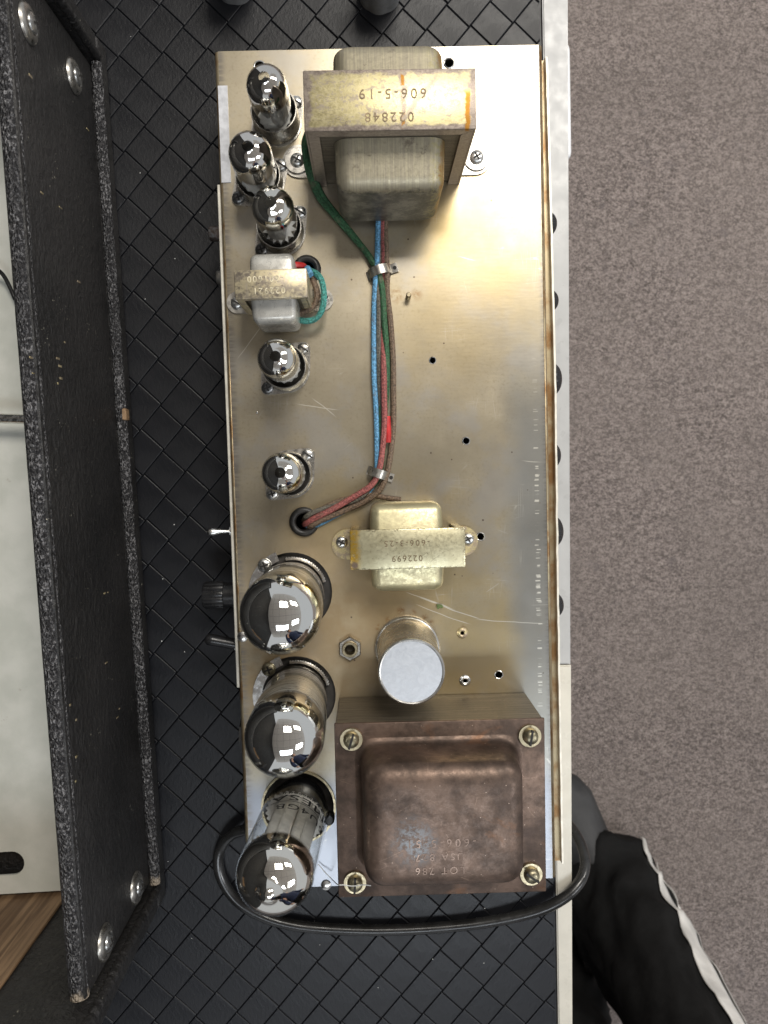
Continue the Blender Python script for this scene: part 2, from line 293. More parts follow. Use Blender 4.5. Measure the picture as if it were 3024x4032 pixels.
# -- bench and surroundings
def vinyl_mat():
    a = Mt('black_embossed_vinyl'); g = a.noise(420, 5, 0.65, a.map((1, .55, 1))); b = a.noise(12, 4)
    c = a.mix((0.0055, 0.0060, 0.0082), (0.0100, 0.0104, 0.0125), a.ramp(b, .35, .65))
    sc = a.ramp(a.voro(9, 'DISTANCE_TO_EDGE', a.map((3, 16, 1), (0, 0, .35))), .006, .002)
    c = a.mix(c, (0.10, 0.10, 0.10), a.math('MULTIPLY', sc, a.ramp(a.noise(8, 2), .56, .68, 0, .6)))
    a.set(c, a.ramp(a.noise(40, 4), .3, .7,   .34, .44), **{'Specular IOR Level': .34}); a.bump(g, 0.32, 0.0006); return a.m
M['vinyl'] = vinyl_mat()
def tolex_mat(name, k):
    a = Mt(name); w1 = a.voro(300, 'F1', a.map((1, .75, 1))); w2 = a.noise(170, 5, .62, dist=1.2); b = a.noise(9, 3)
    c = a.mix((0.013, 0.0125, 0.0125), (0.026, 0.0245, 0.024), a.ramp(b, .35, .65))
    fl = a.math('MULTIPLY', a.ramp(a.noise(620, 2), .66, .72), a.ramp(a.noise(45, 3), .58, .66))
    c = a.mix(c, (0.62, 0.58, 0.46), a.math('MULTIPLY', fl, k))
    a.set(c, a.ramp(w2, .3, .7, .38, .55)); big = a.noise(70, 5, .6, a.map((1, 1, 1.6)), 1.5); a.bump(a.math('ADD', a.math('ADD', w2, a.math('MULTIPLY', w1, .5)), a.math('MULTIPLY', big, 1.6)), 0.7, 0.0016); return a.m
M['tolex'] = tolex_mat('black_tolex', 0.8)
def worn_mat():
    a = Mt('worn_tolex_edge'); v = a.voro(520, 'DISTANCE_TO_EDGE', a.map((1, .7, 1))); n2 = a.noise(700, 4, .65, a.map((1, .7, 1))); b = a.noise(24, 4)
    c = a.mix((0.022, 0.021, 0.022), (0.26, 0.255, 0.26), a.math('MULTIPLY', a.ramp(n2, .49, .66), a.ramp(b, .3, .65, .45, 1)))
    c = a.mix(c, (0.40, 0.33, 0.25), a.ramp(a.math('ADD', a.xyz()[1], a.math('MULTIPLY', a.noise(120, 3), .02)), -.262, -.268, 0, .8))
    a.set(c, .42); a.bump(a.math('ADD', n2, a.math('MULTIPLY', v, 2)), .9, .0016); return a.m
M['worn'] = worn_mat()
def carpet_mat():
    a = Mt('grey_brown_carpet'); f = a.noise(420, 3, .6, a.map((1, 1.7, 1), (0, 0, .5))); m = a.noise(130, 5, .7, a.map((1, 1.5, 1), (0, 0, .5))); b = a.noise(7, 4)
    c = a.mix((0.105, 0.086, 0.078), (0.53, 0.445, 0.408), a.ramp(a.math('ADD', a.math('MULTIPLY', f, .6), a.math('MULTIPLY', m, .4)), .40, .62))
    c = a.mix(c, (0.19, 0.165, 0.165), a.ramp(a.noise(45, 4), .56, .74, 0, .45)); c = a.mix(c, (0.33, 0.28, 0.25), a.ramp(b, .3, .7, 0, .3))
    c = a.mix(c, (0.10, 0.085, 0.08), a.ramp(a.noise(2.2, 3, .5), .50, .70, 0, .25)); c = a.mix(c, (0.60, 0.55, 0.54), a.math('MULTIPLY', a.ramp(a.voro(90), .10, .04), a.ramp(a.noise(11, 2), .55, .65, 0, .6)))
    a.set(c, .95); a.bump(f, .9, .006); return a.m
M['carpet'] = carpet_mat()
M['trim_grey'] = simple('grey_laminate_trim', (0.42, 0.42, 0.415), 0.32, 0, 0.03, 60, .02)
M['trim_cream'] = simple('cream_laminate_trim', (0.62, 0.59, 0.51), 0.32, 0, 0.03, 60, .02)
M['white'] = simple('white_plastic', (0.80, 0.81, 0.82), 0.3, 0, .03)
M['slab'] = simple('bench_slab', (0.10, 0.10, 0.10), 0.6)
def ceil_mat():
    a = Mt('ceiling_tiles'); t = a.n('ShaderNodeTexBrick'); t.offset = 0; a.L(a.co, t.inputs[0])
    for k, v in (('Scale', 1.0), ('Mortar Size', .012), ('Brick Width', .6), ('Row Height', .6)): t.inputs[k].default_value = v
    t.inputs['Color1'].default_value = (.90, .87, .82, 1); t.inputs['Color2'].default_value = (.86, .83, .78, 1); t.inputs['Mortar'].default_value = (.5, .48, .45, 1)
    a.set(t.outputs[0], .8); return a.m
M['ceiling'] = ceil_mat()
M['wall'] = simple('dark_wall_paint', (0.012, 0.011, 0.0105), 0.8, 0, .1, 8)
def steelpanel():
    a = Mt('pale_grey_steel_panel'); c = a.mix((0.66, 0.67, 0.60), (0.78, 0.78, 0.71), a.ramp(a.noise(30, 5), .35, .65))
    c = a.mix(c, (0.34, 0.28, 0.20), a.ramp(a.noise(55, 5, .7), .64, .74, 0, .5)); c = a.mix(c, (0.22, 0.05, 0.04), a.ramp(a.noise(150, 4), .72, .76, 0, .8))
    a.set(c, a.ramp(a.noise(200, 4), .3, .7, .36, .5), .1); a.bump(a.noise(600, 3), .08, .0004); return a.m
M['steel_panel'] = steelpanel()
def wood():
    a = Mt('raw_pine'); g = a.noise(16, 5, .6, a.map((14, 14, .8)), .6)
    a.set(a.mix((0.13, 0.075, 0.04), (0.30, 0.19, 0.105), a.ramp(g, .35, .62)), .6); a.bump(g, .3, .001); return a.m
M['pine'] = wood()
def cloth(name, col, rough=.9):
    a = Mt(name); f = a.noise(14, 3, .5); a.set(a.mix(tuple(x * .6 for x in col), tuple(x * 1.3 for x in col), a.ramp(f, .3, .7)), rough); a.bump(a.math('ADD', f, a.math('MULTIPLY', a.noise(700, 2), .05)), .5, .02); return a.m
M['black_cloth'] = cloth('black_track_fabric', (0.0075, 0.0074, 0.0072), .8)
M['black_cloth'].node_tree.nodes['Principled BSDF'].inputs['Specular IOR Level'].default_value = .25
M['navy'] = cloth('navy_cloth', (0.020, 0.030, 0.075)); M['white_stripe'] = cloth('white_stripe_fabric', (0.72, 0.70, 0.66)); M['shoe_grey'] = cloth('dark_grey_shoe', (0.040, 0.040, 0.041), .6)
M['shoe_navy'] = cloth('navy_shoe', (0.025, 0.037, 0.065), .6)
M['skin'] = simple('skin', (0.55, 0.33, 0.24), .5, 0, .08, 30); M['hair'] = simple('dark_hair', (0.03, 0.02, 0.015), .5)
M['knob_grey'] = simple('grey_moulded_plastic', (0.17, 0.175, 0.18), .5, 0, .1, 200, .1)
M['thread'] = simple('white_thread', (0.75, 0.75, 0.72), .7); M['leaf'] = simple('green_crumb', (0.12, 0.17, 0.05), .7)

# ------------------------------------------------------------------ object helpers
def link(name, me, mats, parent=None, loc=(0, 0, 0), rot=(0, 0, 0)):
    o = bpy.data.objects.new(name, me); C.objects.link(o); o.location = loc; o.rotation_euler = rot
    for m in (mats if isinstance(mats, (list, tuple)) else [mats]): me.materials.append(M[m] if isinstance(m, str) else m)
    if parent: o.parent = parent
    return o
def obj(name, bm, mats, parent=None, loc=(0, 0, 0), rot=(0, 0, 0), smooth=True, angle=40):
    bmesh.ops.recalc_face_normals(bm, faces=bm.faces)
    ca = math.cos(math.radians(angle))
    if smooth:
        for f in bm.faces: f.smooth = True
        for e in bm.edges:
            if len(e.link_faces) == 2 and e.link_faces[0].normal.dot(e.link_faces[1].normal) < ca: e.smooth = False
    me = bpy.data.meshes.new(name); bm.to_mesh(me); bm.free()
    return link(name, me, mats, parent, loc, rot)
def tag(o, label, cat, group=None, kind=None):
    if label: o['label'] = label
    if cat: o['category'] = cat
    if group: o['group'] = group
    if kind: o['kind'] = kind
    return o
def thing(name, label, cat, loc=(0, 0, 0), rz=0.0, group=None):
    o = bpy.data.objects.new(name, None); o.empty_display_size = .01; C.objects.link(o); o.location = loc; o.rotation_euler = (0, 0, rz)
    return tag(o, label, cat, group)
def box(bm, x0, x1, y0, y1, z0, z1, bev=0.0, seg=2, mi=0, mat=None):
    vs = [bm.verts.new((x, y, z)) for x in (x0, x1) for y in (y0, y1) for z in (z0, z1)]
    fs = [bm.faces.new([vs[i] for i in q]) for q in ((0, 1, 3, 2), (4, 6, 7, 5), (0, 4, 5, 1), (2, 3, 7, 6), (0, 2, 6, 4), (1, 5, 7, 3))]
    for f in fs: f.material_index = mi
    if mat is not None:
        for v in vs: v.co = mat @ v.co
    if bev:
        es = list({e for f in fs for e in f.edges})
        bmesh.ops.bevel(bm, geom=es, offset=bev, segments=seg, profile=.5, affect='EDGES', clamp_overlap=True)
    return bm
def lathe(bm, prof, seg=32, cx=0, cy=0, mi=0, cap=True, a0=0.0, a1=2 * PI):
    full = abs(a1 - a0 - 2 * PI) < 1e-6; n = seg if full else seg + 1; rings = []
    for r, z in prof:
        if r < 1e-6: rings.append([bm.verts.new((cx, cy, z))]); continue
        rings.append([bm.verts.new((cx + r * math.cos(a0 + (a1 - a0) * k / seg), cy + r * math.sin(a0 + (a1 - a0) * k / seg), z)) for k in range(n)])
    for A, B in zip(rings, rings[1:]):
        for k in range(seg):
            j = (k + 1) % n
            if len(A) == 1 and len(B) == 1: continue
            if len(A) == 1: f = bm.faces.new((A[0], B[k], B[j]))
            elif len(B) == 1: f = bm.faces.new((A[k], A[j], B[0]))
            else: f = bm.faces.new((A[k], A[j], B[j], B[k]))
            f.material_index = mi
    return bm
def smooth_path(pts, sub=6):
    P = [Vector(p) for p in pts]; out = []
    for i in range(len(P) - 1):
        p0, p1, p2, p3 = P[max(i - 1, 0)], P[i], P[i + 1], P[min(i + 2, len(P) - 1)]
        for k in range(sub):
            t = k / sub
            out.append(0.5 * ((2 * p1) + (p2 - p0) * t + (2 * p0 - 5 * p1 + 4 * p2 - p3) * t * t + (3 * p1 - p0 - 3 * p2 + p3) * t ** 3))
    out.append(P[-1]); return out
def sweep(bm, pts, r, seg=10, sub=6, mi=0, smoothp=True):
    P = smooth_path(pts, sub) if smoothp else [Vector(p) for p in pts]
    R = r if callable(r) else (lambda t: r); rings = []; up = None
    for i, p in enumerate(P):
        t = (P[min(i + 1, len(P) - 1)] - P[max(i - 1, 0)]).normalized()
        if up is None: up = t.orthogonal().normalized()
        up = (up - t * up.dot(t)).normalized(); sd = t.cross(up); rr = R(i / (len(P) - 1))
        rings.append([bm.verts.new(p + (up * math.cos(2 * PI * k / seg) + sd * math.sin(2 * PI * k / seg)) * rr) for k in range(seg)])
    for A, B in zip(rings, rings[1:]):
        for k in range(seg):
            j = (k + 1) % seg; bm.faces.new((A[k], A[j], B[j], B[k])).material_index = mi
    bm.faces.new(rings[0][::-1]).material_index = mi; bm.faces.new(rings[-1]).material_index = mi
    return bm
def prism(bm, poly, z0, z1, mi=0):
    a = [bm.verts.new((x, y, z0)) for x, y in poly]; b = [bm.verts.new((x, y, z1)) for x, y in poly]; n = len(poly)
    bm.faces.new(a[::-1]).material_index = mi; bm.faces.new(b).material_index = mi
    for i in range(n): bm.faces.new((a[i], a[(i + 1) % n], b[(i + 1) % n], b[i])).material_index = mi
    return bm
def xf(bm, mat):
    bmesh.ops.transform(bm, matrix=mat, verts=bm.verts); return bm
def holed_plate(name, outer, holes, z0, z1, mats, parent=None, loc=(0, 0, 0)):
    """flat sheet with real round (or polygon) holes, built from a filled 2-D curve"""
    cu = bpy.data.curves.new(name, 'CURVE'); cu.dimensions = '2D'; cu.fill_mode = 'BOTH'; cu.extrude = (z1 - z0) / 2
    polys = [outer] + [h if isinstance(h, list) else [(h[0] + h[2] * math.cos(2 * PI * k / 40), h[1] + h[2] * math.sin(2 * PI * k / 40)) for k in range(40)] for h in holes]
    for p in polys:
        s = cu.splines.new('POLY'); s.points.add(len(p) - 1); s.use_cyclic_u = True
        for q, (x, y) in zip(s.points, p): q.co = (x, y, 0, 1)
    t = bpy.data.objects.new('tmp', cu); C.objects.link(t)
    bpy.context.view_layer.update()
    me = bpy.data.meshes.new_from_object(t.evaluated_get(bpy.context.evaluated_depsgraph_get()))
    bpy.data.objects.remove(t); bpy.data.curves.remove(cu)
    me.materials.clear(); me.name = name; zc = (z0 + z1) / 2
    for v in me.vertices: v.co.z += zc
    return link(name, me, mats, parent, loc)
def text_bm(s, size, depth=0.0002, spacing=1.0):
    cu = bpy.data.curves.new('txt', 'FONT'); cu.body = s; cu.size = size; cu.extrude = depth; cu.align_x = 'CENTER'; cu.align_y = 'CENTER'; cu.resolution_u = 3; cu.space_character = spacing
    t = bpy.data.objects.new('tmp', cu); C.objects.link(t); bpy.context.view_layer.update()
    me = bpy.data.meshes.new_from_object(t.evaluated_get(bpy.context.evaluated_depsgraph_get()))
    bpy.data.objects.remove(t); bpy.data.curves.remove(cu); bm = bmesh.new(); bm.from_mesh(me); bpy.data.meshes.remove(me); return bm
def stamp(lines, size, parent, loc, rz, mat, name='stamped_number', spacing=1.15):
    """lines of raised stamped characters: [(text, dy)] read upside down in the photograph"""
    for s, dy in lines:
        bm = text_bm(s, size, 0.00012, spacing); x = bm
        # outline only: keep the rim of every stroke by insetting and dropping the middle
        obj(name, x, mat, parent, loc=(loc[0] - math.sin(rz) * dy, loc[1] + math.cos(rz) * dy, loc[2]), rot=(0, 0, rz), smooth=False)
def screw(parent, x, y, z, r, mat='screw', kind='phillips', ang=0.0, washer=None, name='screw', h=None, wmat=None):
    h = h or r * 0.62; bm = bmesh.new()
    if washer: lathe(bm, [(r * .6, 0), (washer, 0), (washer, .0011), (washer * .97, .0014), (r * .6, .0014)], 28, mi=2 if wmat else 0)
    z0 = .0013 if washer else 0
    lathe(bm, [(r, z0), (r, z0 + h * .28), (r * .94, z0 + h * .55), (r * .75, z0 + h * .84), (r * .4, z0 + h * .98), (0, z0 + h)], 24)
    if kind == 'phillips':
        for q in (0, PI / 2):
            mm = Matrix.Rotation(ang + q, 4, 'Z'); box(bm, -r * .58, r * .58, -r * .13, r * .13, z0 + h * .55, z0 + h * (1.015 + .01 * (q > 0)), 0, 1, 1, mm)
    else:
        box(bm, -r * .97, r * .97, -r * .14, r * .14, z0 + h * .5, z0 + h * 1.02, 0, 1, 1, Matrix.Rotation(ang, 4, 'Z'))
    return obj(name, bm, [mat, 'recess'] + ([wmat] if wmat else []), parent, (x, y, z))
def loft(bm, rings, mi=0, cap=True):
    R = [[bm.verts.new(p) for p in r] for r in rings]; n = len(R[0])
    for A, B in zip(R, R[1:]):
        for k in range(n): bm.faces.new((A[k], A[(k + 1) % n], B[(k + 1) % n], B[k])).material_index = mi
    if cap: bm.faces.new(R[0][::-1]).material_index = mi; bm.faces.new(R[-1]).material_index = mi
    return bm
# ------------------------------------------------------------------ setting: floor, wall, bench, woven mat
bm = bmesh.new(); n = 24; g = [[bm.verts.new((-3 + 6 * i / n, -3 + 6 * j / n, FLOOR)) for j in range(n + 1)] for i in range(n + 1)]
for i in range(n):
    for j in range(n): bm.faces.new((g[i][j], g[i + 1][j], g[i + 1][j + 1], g[i][j + 1]))
tag(obj('floor', bm, 'carpet'), 'grey brown speckled carpet floor far below the bench', None, kind='structure')
bm = bmesh.new(); box(bm, -1.14, -1.06, -2.2, 2.2, FLOOR, 1.95, .004)
tag(obj('wall', bm, 'wall'), 'dark painted wall behind the bench', None, kind='structure')

bm = bmesh.new(); box(bm, -1.06, 3.4, -3.2, 3.6, 1.915, 2.0)
tag(obj('ceiling', bm, 'ceiling'), 'pale tiled ceiling above the bench', None, kind='structure')
E0, E1 = at(2127, -260, BZ), at(2198, 4300, BZ)          # border of mat and trim
R0, R1_ = at(2235, -260, BZ), at(2253, 4300, BZ)         # outer border of the trim
bench = thing('workbench', 'black workbench with pale laminate trim along its edge', 'workbench', (0, 0, BZ - .05))
bm = bmesh.new(); poly = [(-1.2, -.75), (R1_.x - .001, R1_.y), (R0.x - .001, R0.y), (-1.05, R0.y)]
prism(bm, [(-1.05, R1_.y), (R1_.x - .001, R1_.y), (R0.x - .001, R0.y), (-1.05, R0.y)], .015, .0455); obj('bench_top', bm, 'slab', bench, smooth=False)
for sx in (-1.0, .02):
    for sy in (R1_.y + .08, R0.y - .08):
        bm = bmesh.new(); box(bm, sx - .02, sx + .02, sy - .02, sy + .02, FLOOR - BZ + .05, .015, .003); obj('leg', bm, 'slab', bench)
def lerp(a, b, t): return a + (b - a) * t
def ty(py): return (py + 260) / 4560
def trim(p0, p1, mat, dx):
    a, b = lerp(E0, E1, ty(p0)), lerp(E0, E1, ty(p1)); c, d = lerp(R0, R1_, ty(p1)), lerp(R0, R1_, ty(p0)); bm = bmesh.new()
    prism(bm, [(a.x + .0008, a.y), (b.x + .0008, b.y), (c.x + dx, c.y), (d.x + dx, d.y)], .0455, .0505)
    prism(bm, [(d.x + dx - .002, d.y), (c.x + dx - .002, c.y), (c.x + dx, c.y), (d.x + dx, d.y)], .012, .0455)
    bmesh.ops.bevel(bm, geom=[e for e in bm.edges if abs(e.verts[0].co.z - .0505) < 1e-5 and abs(e.verts[1].co.z - .0505) < 1e-5], offset=.0009, segments=2, affect='EDGES')
    return obj('edge_trim', bm, mat, bench)
trim(-260, 2527, 'trim_grey', 0.0)['label'] = 'grey laminate edge trim'
trim(2532, 4300, 'trim_cream', 0.0004)['label'] = 'cream laminate edge trim'
h0, h1 = at(2240, 160, -.125), at(2240, 620, -.125); bm = bmesh.new()
box(bm, h0.x - .035, at(2250, 380, -.127).x, h1.y, h0.y, -.012 - .016, -.012, .005, 3); obj('drawer_handle', bm, 'white', bench)

mat_root = thing('woven_mat', 'black embossed basketweave vinyl mat covering the bench', 'mat', (0, 0, BZ))
bm = bmesh.new(); prism(bm, [(-1.05, E1.y), (E1.x, E1.y), (E0.x, E0.y), (-1.05, E0.y)], -.0042, -.0014); obj('mat_backing', bm, 'vinyl', mat_root, smooth=False)
P0 = at(650, 394, BZ); SV = (at(712, 1496, BZ) - P0) / 6; TV = at(823, 379, BZ) - P0
A_, B_ = (SV + TV) / 2, (SV - TV) / 2
def tile_bm(var):
    """one strip crossing of the weave: sides roll over, ends tuck under its neighbours"""
    la, lb = A_.length, B_.length; U = [-1, -.982, -.955, -.92, .92, .955, .982, 1]; V = U
    ea, eb = A_.normalized(), B_.normalized(); bm = bmesh.new(); gr = []
    for u in U:
        row = []
        for v in V:
            z = -.0001 - .00055 * max(0, (abs(u if var else v) - .955) / .045) ** 1.5 - (.0012 if var else .0009) * max(0, (abs(v if var else u) - .955) / .045) ** 1.5
            p = ea * la * u * .4975 + eb * lb * v * (.530 if var == 0 else .464)
            row.append(bm.verts.new((p.x, p.y, z)))
        gr.append(row)
    for i in range(7):
        for j in range(7): bm.faces.new((gr[i][j], gr[i + 1][j], gr[i + 1][j + 1], gr[i][j + 1]))
    bmesh.ops.recalc_face_normals(bm, faces=bm.faces)
    bm.faces.ensure_lookup_table()
    if bm.faces[24].normal.z < 0: bmesh.ops.reverse_faces(bm, faces=bm.faces)
    for f in bm.faces: f.smooth = True
    return bm
tile_me = []
for var in (0, 1):
    b = tile_bm(var); me = bpy.data.meshes.new('weave_strip'); b.to_mesh(me); b.free(); me.materials.append(M['vinyl']); tile_me.append(me)
def pix(p):
    q = RW @ (Vector(p) - CAM); return CX + F * q.x / -q.z, CY - F * q.y / -q.z
def edge_x(y): return E0.x + (E1.x - E0.x) * (y - E0.y) / (E1.y - E0.y)
CABX = None
ntile = 0
PA, PB = at(392, 290, BZ + .004), at(618, 3440, BZ + .004)
def cab_x(y): return PA.x + (PB.x - PA.x) * (y - PA.y) / (PB.y - PA.y)
for i in range(-40, 41):
    for j in range(-40, 41):
        c = P0 + A_ * (i + .5) + B_ * (j + .5); px, py = pix(c); e = edge_x(c.y)
        if not (-80 < px < 2260 and -90 < py < 4130): continue
        if c.x - .0165 > e - .001: continue
        if -.085 < c.x < .087 and -.235 < c.y < .235: continue
        if c.x < cab_x(c.y) - .014 and PB.y - .005 < c.y < PA.y + .005: continue
        if c.y < PB.y and c.x < PB.x - .012 and c.x < PB.x - .02 - (PB.y - c.y) * .4: continue
        me = tile_me[(i + j) % 2]
        if c.x + .0165 > e - .001:
            b = tile_bm((i + j) % 2); ex = e - .0012 - c.x; nrm = Vector((1, -(E1.x - E0.x) / (E1.y - E0.y), 0)).normalized()
            bmesh.ops.bisect_plane(b, geom=b.verts[:] + b.edges[:] + b.faces[:], plane_co=(ex, 0, 0), plane_no=nrm, clear_outer=True)
            if not b.faces: b.free(); continue
            me = bpy.data.meshes.new('weave_strip'); b.to_mesh(me); b.free(); me.materials.append(M['vinyl'])
        o = bpy.data.objects.new('weave_strip', me); C.objects.link(o); o.parent = mat_root
        o.location = (c.x, c.y, random.uniform(-.00012, .00012)); o.rotation_euler = (random.uniform(-.004, .004), random.uniform(-.004, .004), random.uniform(-.006, .006)); ntile += 1
print('tiles', ntile)

# ------------------------------------------------------------------ chassis
L2 = .262; W2 = .100
ch = thing('amplifier_chassis', 'long tarnished metal amplifier chassis lying on the woven mat', 'chassis', (0, 0, 0))
NOV = [(1091, 482, 42, .0175, .0113), (1025, 719, 35, .012, .0120), (1107, 913, 42, .0125, .0119), (1125.6, 1451.8, 46, .012, .0113), (1143, 1867, 46, .0085, .0118)]
POW = [(1150.7, 2331.5), (1166, 2738)]
REC = (1176, 3176)
def hole(px, py, r): p = at(px, py, 0); return (p.x, p.y, r)
holes = [hole(1021.5, 262, .0029), hole(1767.3, 248.6, .0026), hole(1703, 1419, .0018), hole(1835, 1736, .0020), hole(1892, 2113, .0022), hole(1964, 2657, .0022), hole(1198, 2054, .0072), hole(1208.8, 1062, .0068),
         hole(1378.6, 2551, .0032), hole(1012, 1625, .0006), hole(1820, 2492, .0014), hole(1830.6, 2680, .0014)] + [hole(*p, .0252) for p in POW] + [hole(*REC, .0236)]
holes += [hole(n_[0], n_[1], .0108) for n_ in NOV]
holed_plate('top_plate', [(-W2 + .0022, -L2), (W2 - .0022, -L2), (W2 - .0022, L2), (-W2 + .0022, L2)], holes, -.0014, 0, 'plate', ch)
# folded front (slanting outwards) and rear walls as bent sheets
def bent(name, prof0, prof1, mats):
    bm = bmesh.new(); r0 = [bm.verts.new((x, -L2 + .0003, z)) for x, z in prof0]; r1 = [bm.verts.new((x, L2 - .0003, z)) for x, z in prof1]
    for k in range(len(r0) - 1): bm.faces.new((r0[k], r0[k + 1], r1[k + 1], r1[k]))
    o = obj(name, bm, mats, ch); md = o.modifiers.new('t', 'SOLIDIFY'); md.thickness = .0013; md.offset = -1; return o
def fold(sg, xb):
    p = [(sg * (W2 - .0022), -.00005)]
    for k in range(1, 6):
        t = k / 5 * PI / 2; p.append((sg * (W2 - .0022 + .0022 * math.sin(t)), -.0022 + .0022 * math.cos(t)))
    p.append((xb, -.056)); return p
bent('front_panel', fold(1, W2), fold(1, W2), 'front'); bent('rear_panel', fold(-1, -W2), fold(-1, -W2), 'front')
for sy in (-1, 1):
    bm = bmesh.new(); box(bm, -W2 + .003, W2 - .003, sy * (L2 - .004) - .0006, sy * (L2 - .004) + .0006, -.056, -.0016); obj('end_wall', bm, 'front', ch)
# faceplate: thin pale edged sheet standing off the front wall, the gap widening towards the dark end; brown ledge between
FP = [(215, 2148), (900, 2168), (1495, 2183), (2300, 2193), (2900, 2203), (3440, 2213)]
FPW = [(at(x, y, -.006).y, max(W2 + .0006, at(x, y, -.006).x)) for y, x in FP]
def fpx(y):
    for (y0, x0), (y1, x1) in zip(FPW, FPW[1:]):
        if y <= y0 and y >= y1 or (y > y0 and (y0, x0) == FPW[0]): t = (y - y0) / (y1 - y0); return x0 + (x1 - x0) * t
    return FPW[-1][1]
ys = [L2 - .004 - (2 * L2 - .010) * k / 90 for k in range(91)]; bm = bmesh.new(); rings = []
for y in ys:
    w = mnoise.noise((y * 90, 3, 0)) * .0003 + mnoise.noise((y * 330, 3, 0)) * .0002; x = fpx(y)
    rings.append([Vector((x + dx, y, dz)) for dx, dz in ((w, -.0060 + w), (.0012 + w, -.0060 + w), (.0012 + w, -.054), (w, -.054))])
loft(bm, rings); obj('faceplate', bm, 'white_edge', ch)
bm = bmesh.new(); loft(bm, [[Vector((W2 - .0004, y, -.0105)), Vector((fpx(y) + .0003, y, -.0105)), Vector((fpx(y) + .0003, y, -.0125)), Vector((W2 - .0004, y, -.0125))] for y in ys]); obj('front_ledge', bm, 'front', ch)
for py, r, tip in ((886, .0075, 2179), (1187, .0070, 2185.5), (1495, .0105, 2197.5), (1793, .0080, 2194.5), (2090, .0100, 2203.5), (2379, .0080, 2205.5)):
    y = at(2190, py, -.026).y; x0 = fpx(y) + .0012; pr = max(.004, at(tip, py, -.024).x - x0 + .0022); bm = bmesh.new()
    lathe(bm, [(0, 0), (r, 0)] + [(r * math.cos(k / 8 * PI / 2), pr * (.12 + .88 * math.sin(k / 8 * PI / 2))) for k in range(9)], 48)
    for v in bm.verts:
        q = math.hypot(v.co.x, v.co.y)
        if q > r * .3: kk = 1 + .035 * math.cos(24 * math.atan2(v.co.y, v.co.x)); v.co.x *= kk; v.co.y *= kk
    xf(bm, Matrix.Rotation(PI / 2, 4, 'Y')); obj('control_knob', bm, 'bakelite', ch, (x0, y, -.024))
# rear details, all on the left wall
ya, yb = at(862, 727, -.004).y, at(930, 2708, -.004).y
bm = bmesh.new(); box(bm, -W2 - .0022, -W2 - .0002, yb, ya, -.054, -.0035, .0004, 1); obj('rear_plate', bm, 'white_edge', ch)
ta, tb = at(870, 339, 0).y, at(880, 720, 0).y
bm = bmesh.new(); box(bm, -W2 + .0014, -W2 + .0072, tb, ta, .0001, .0006); obj('painted_tape', bm, 'tape', ch)
TY = Matrix.Rotation(-PI / 2, 4, 'Y')
def rear(name, prof, px, py, z, mat, seg=24, extra=None, x=None, rib=None):
    bm = bmesh.new(); lathe(bm, prof, seg)
    if rib:
        for v in bm.verts:
            if rib[0] < v.co.z < rib[1]:
                k = 1 + .05 * (1 if int(round(math.atan2(v.co.y, v.co.x) / (2 * PI / seg))) % 2 else -1); v.co.x *= k; v.co.y *= k
    xf(bm, TY); p = at(px, py, z); return obj(name, bm, mat, ch, (-W2 - .002 if x is None else x, p.y, z))
rear('jack_bushing', [(.0068, 0), (.0068, .002), (.0047, .0022), (.0047, .0095), (.0040, .0105), (0, .0105)], 838, 921, -.026, 'copper', 24)
rear('jack_nut', [(.0098, 0), (.0098, .0015), (.0085, .0026), (0, .0026)], 856, 1062, -.022, 'bright', 6)
rear('jack_bushing', [(.0052, 0), (.0052, .0065), (.0044, .0075), (0, .0075)], 850, 1095, -.030, 'saddle', 24)
def toggle(py, z, ln, ang, r0, r1, mats, label):
    y = at(850, py, z).y; bm = bmesh.new(); lathe(bm, [(.0055, 0), (.0055, .003), (.0035, .0032), (.0035, .005), (0, .005)], 24)
    xf(bm, TY); o = obj('toggle_switch', bm, 'bright', ch, (-W2 - .002, y, z)); o['label'] = label
    bm = bmesh.new(); d = Vector((-math.cos(ang), math.sin(ang), .12)).normalized(); pts = [d * .003, d * ln * .5, d * ln * .86, d * ln]
    P = [d * (ln * t) for t in (.12, .35, .6, .8, .92, .98, 1.0)]; rr = [r0, r0 * 1.05, (r0 + r1) / 2, r1, r1 * .95, r1 * .6, r1 * .12]
    sweep(bm, P, lambda t: rr[min(6, int(round(t * 6)))], 14, 1, smoothp=False); obj('lever', bm, mats, o)
toggle(2093, -.028, .0200, .0, .0012, .0029, 'bright', 'short bright bat toggle switch')
toggle(2545, -.030, .0255, -.20 + .45, .0036, .0040, 'bakelite', 'toggle switch with black sleeved lever')
rear('fuse_holder', [(.0098, 0), (.0098, .004), (.0082, .0042), (.0082, .0105), (.0086, .0108), (.0088, .0115), (.0088, .023), (.0080, .0245), (0, .0245)], 860, 2342, -.030, 'bakelite', 40, rib=(.011, .0242))
rear('fuse_holder', [(.012, 0), (.012, .003), (.009, .0034), (0, .0034)], 935, 2895, -.030, 'bakelite', 8)['label'] = 'flat black socket on the rear wall'
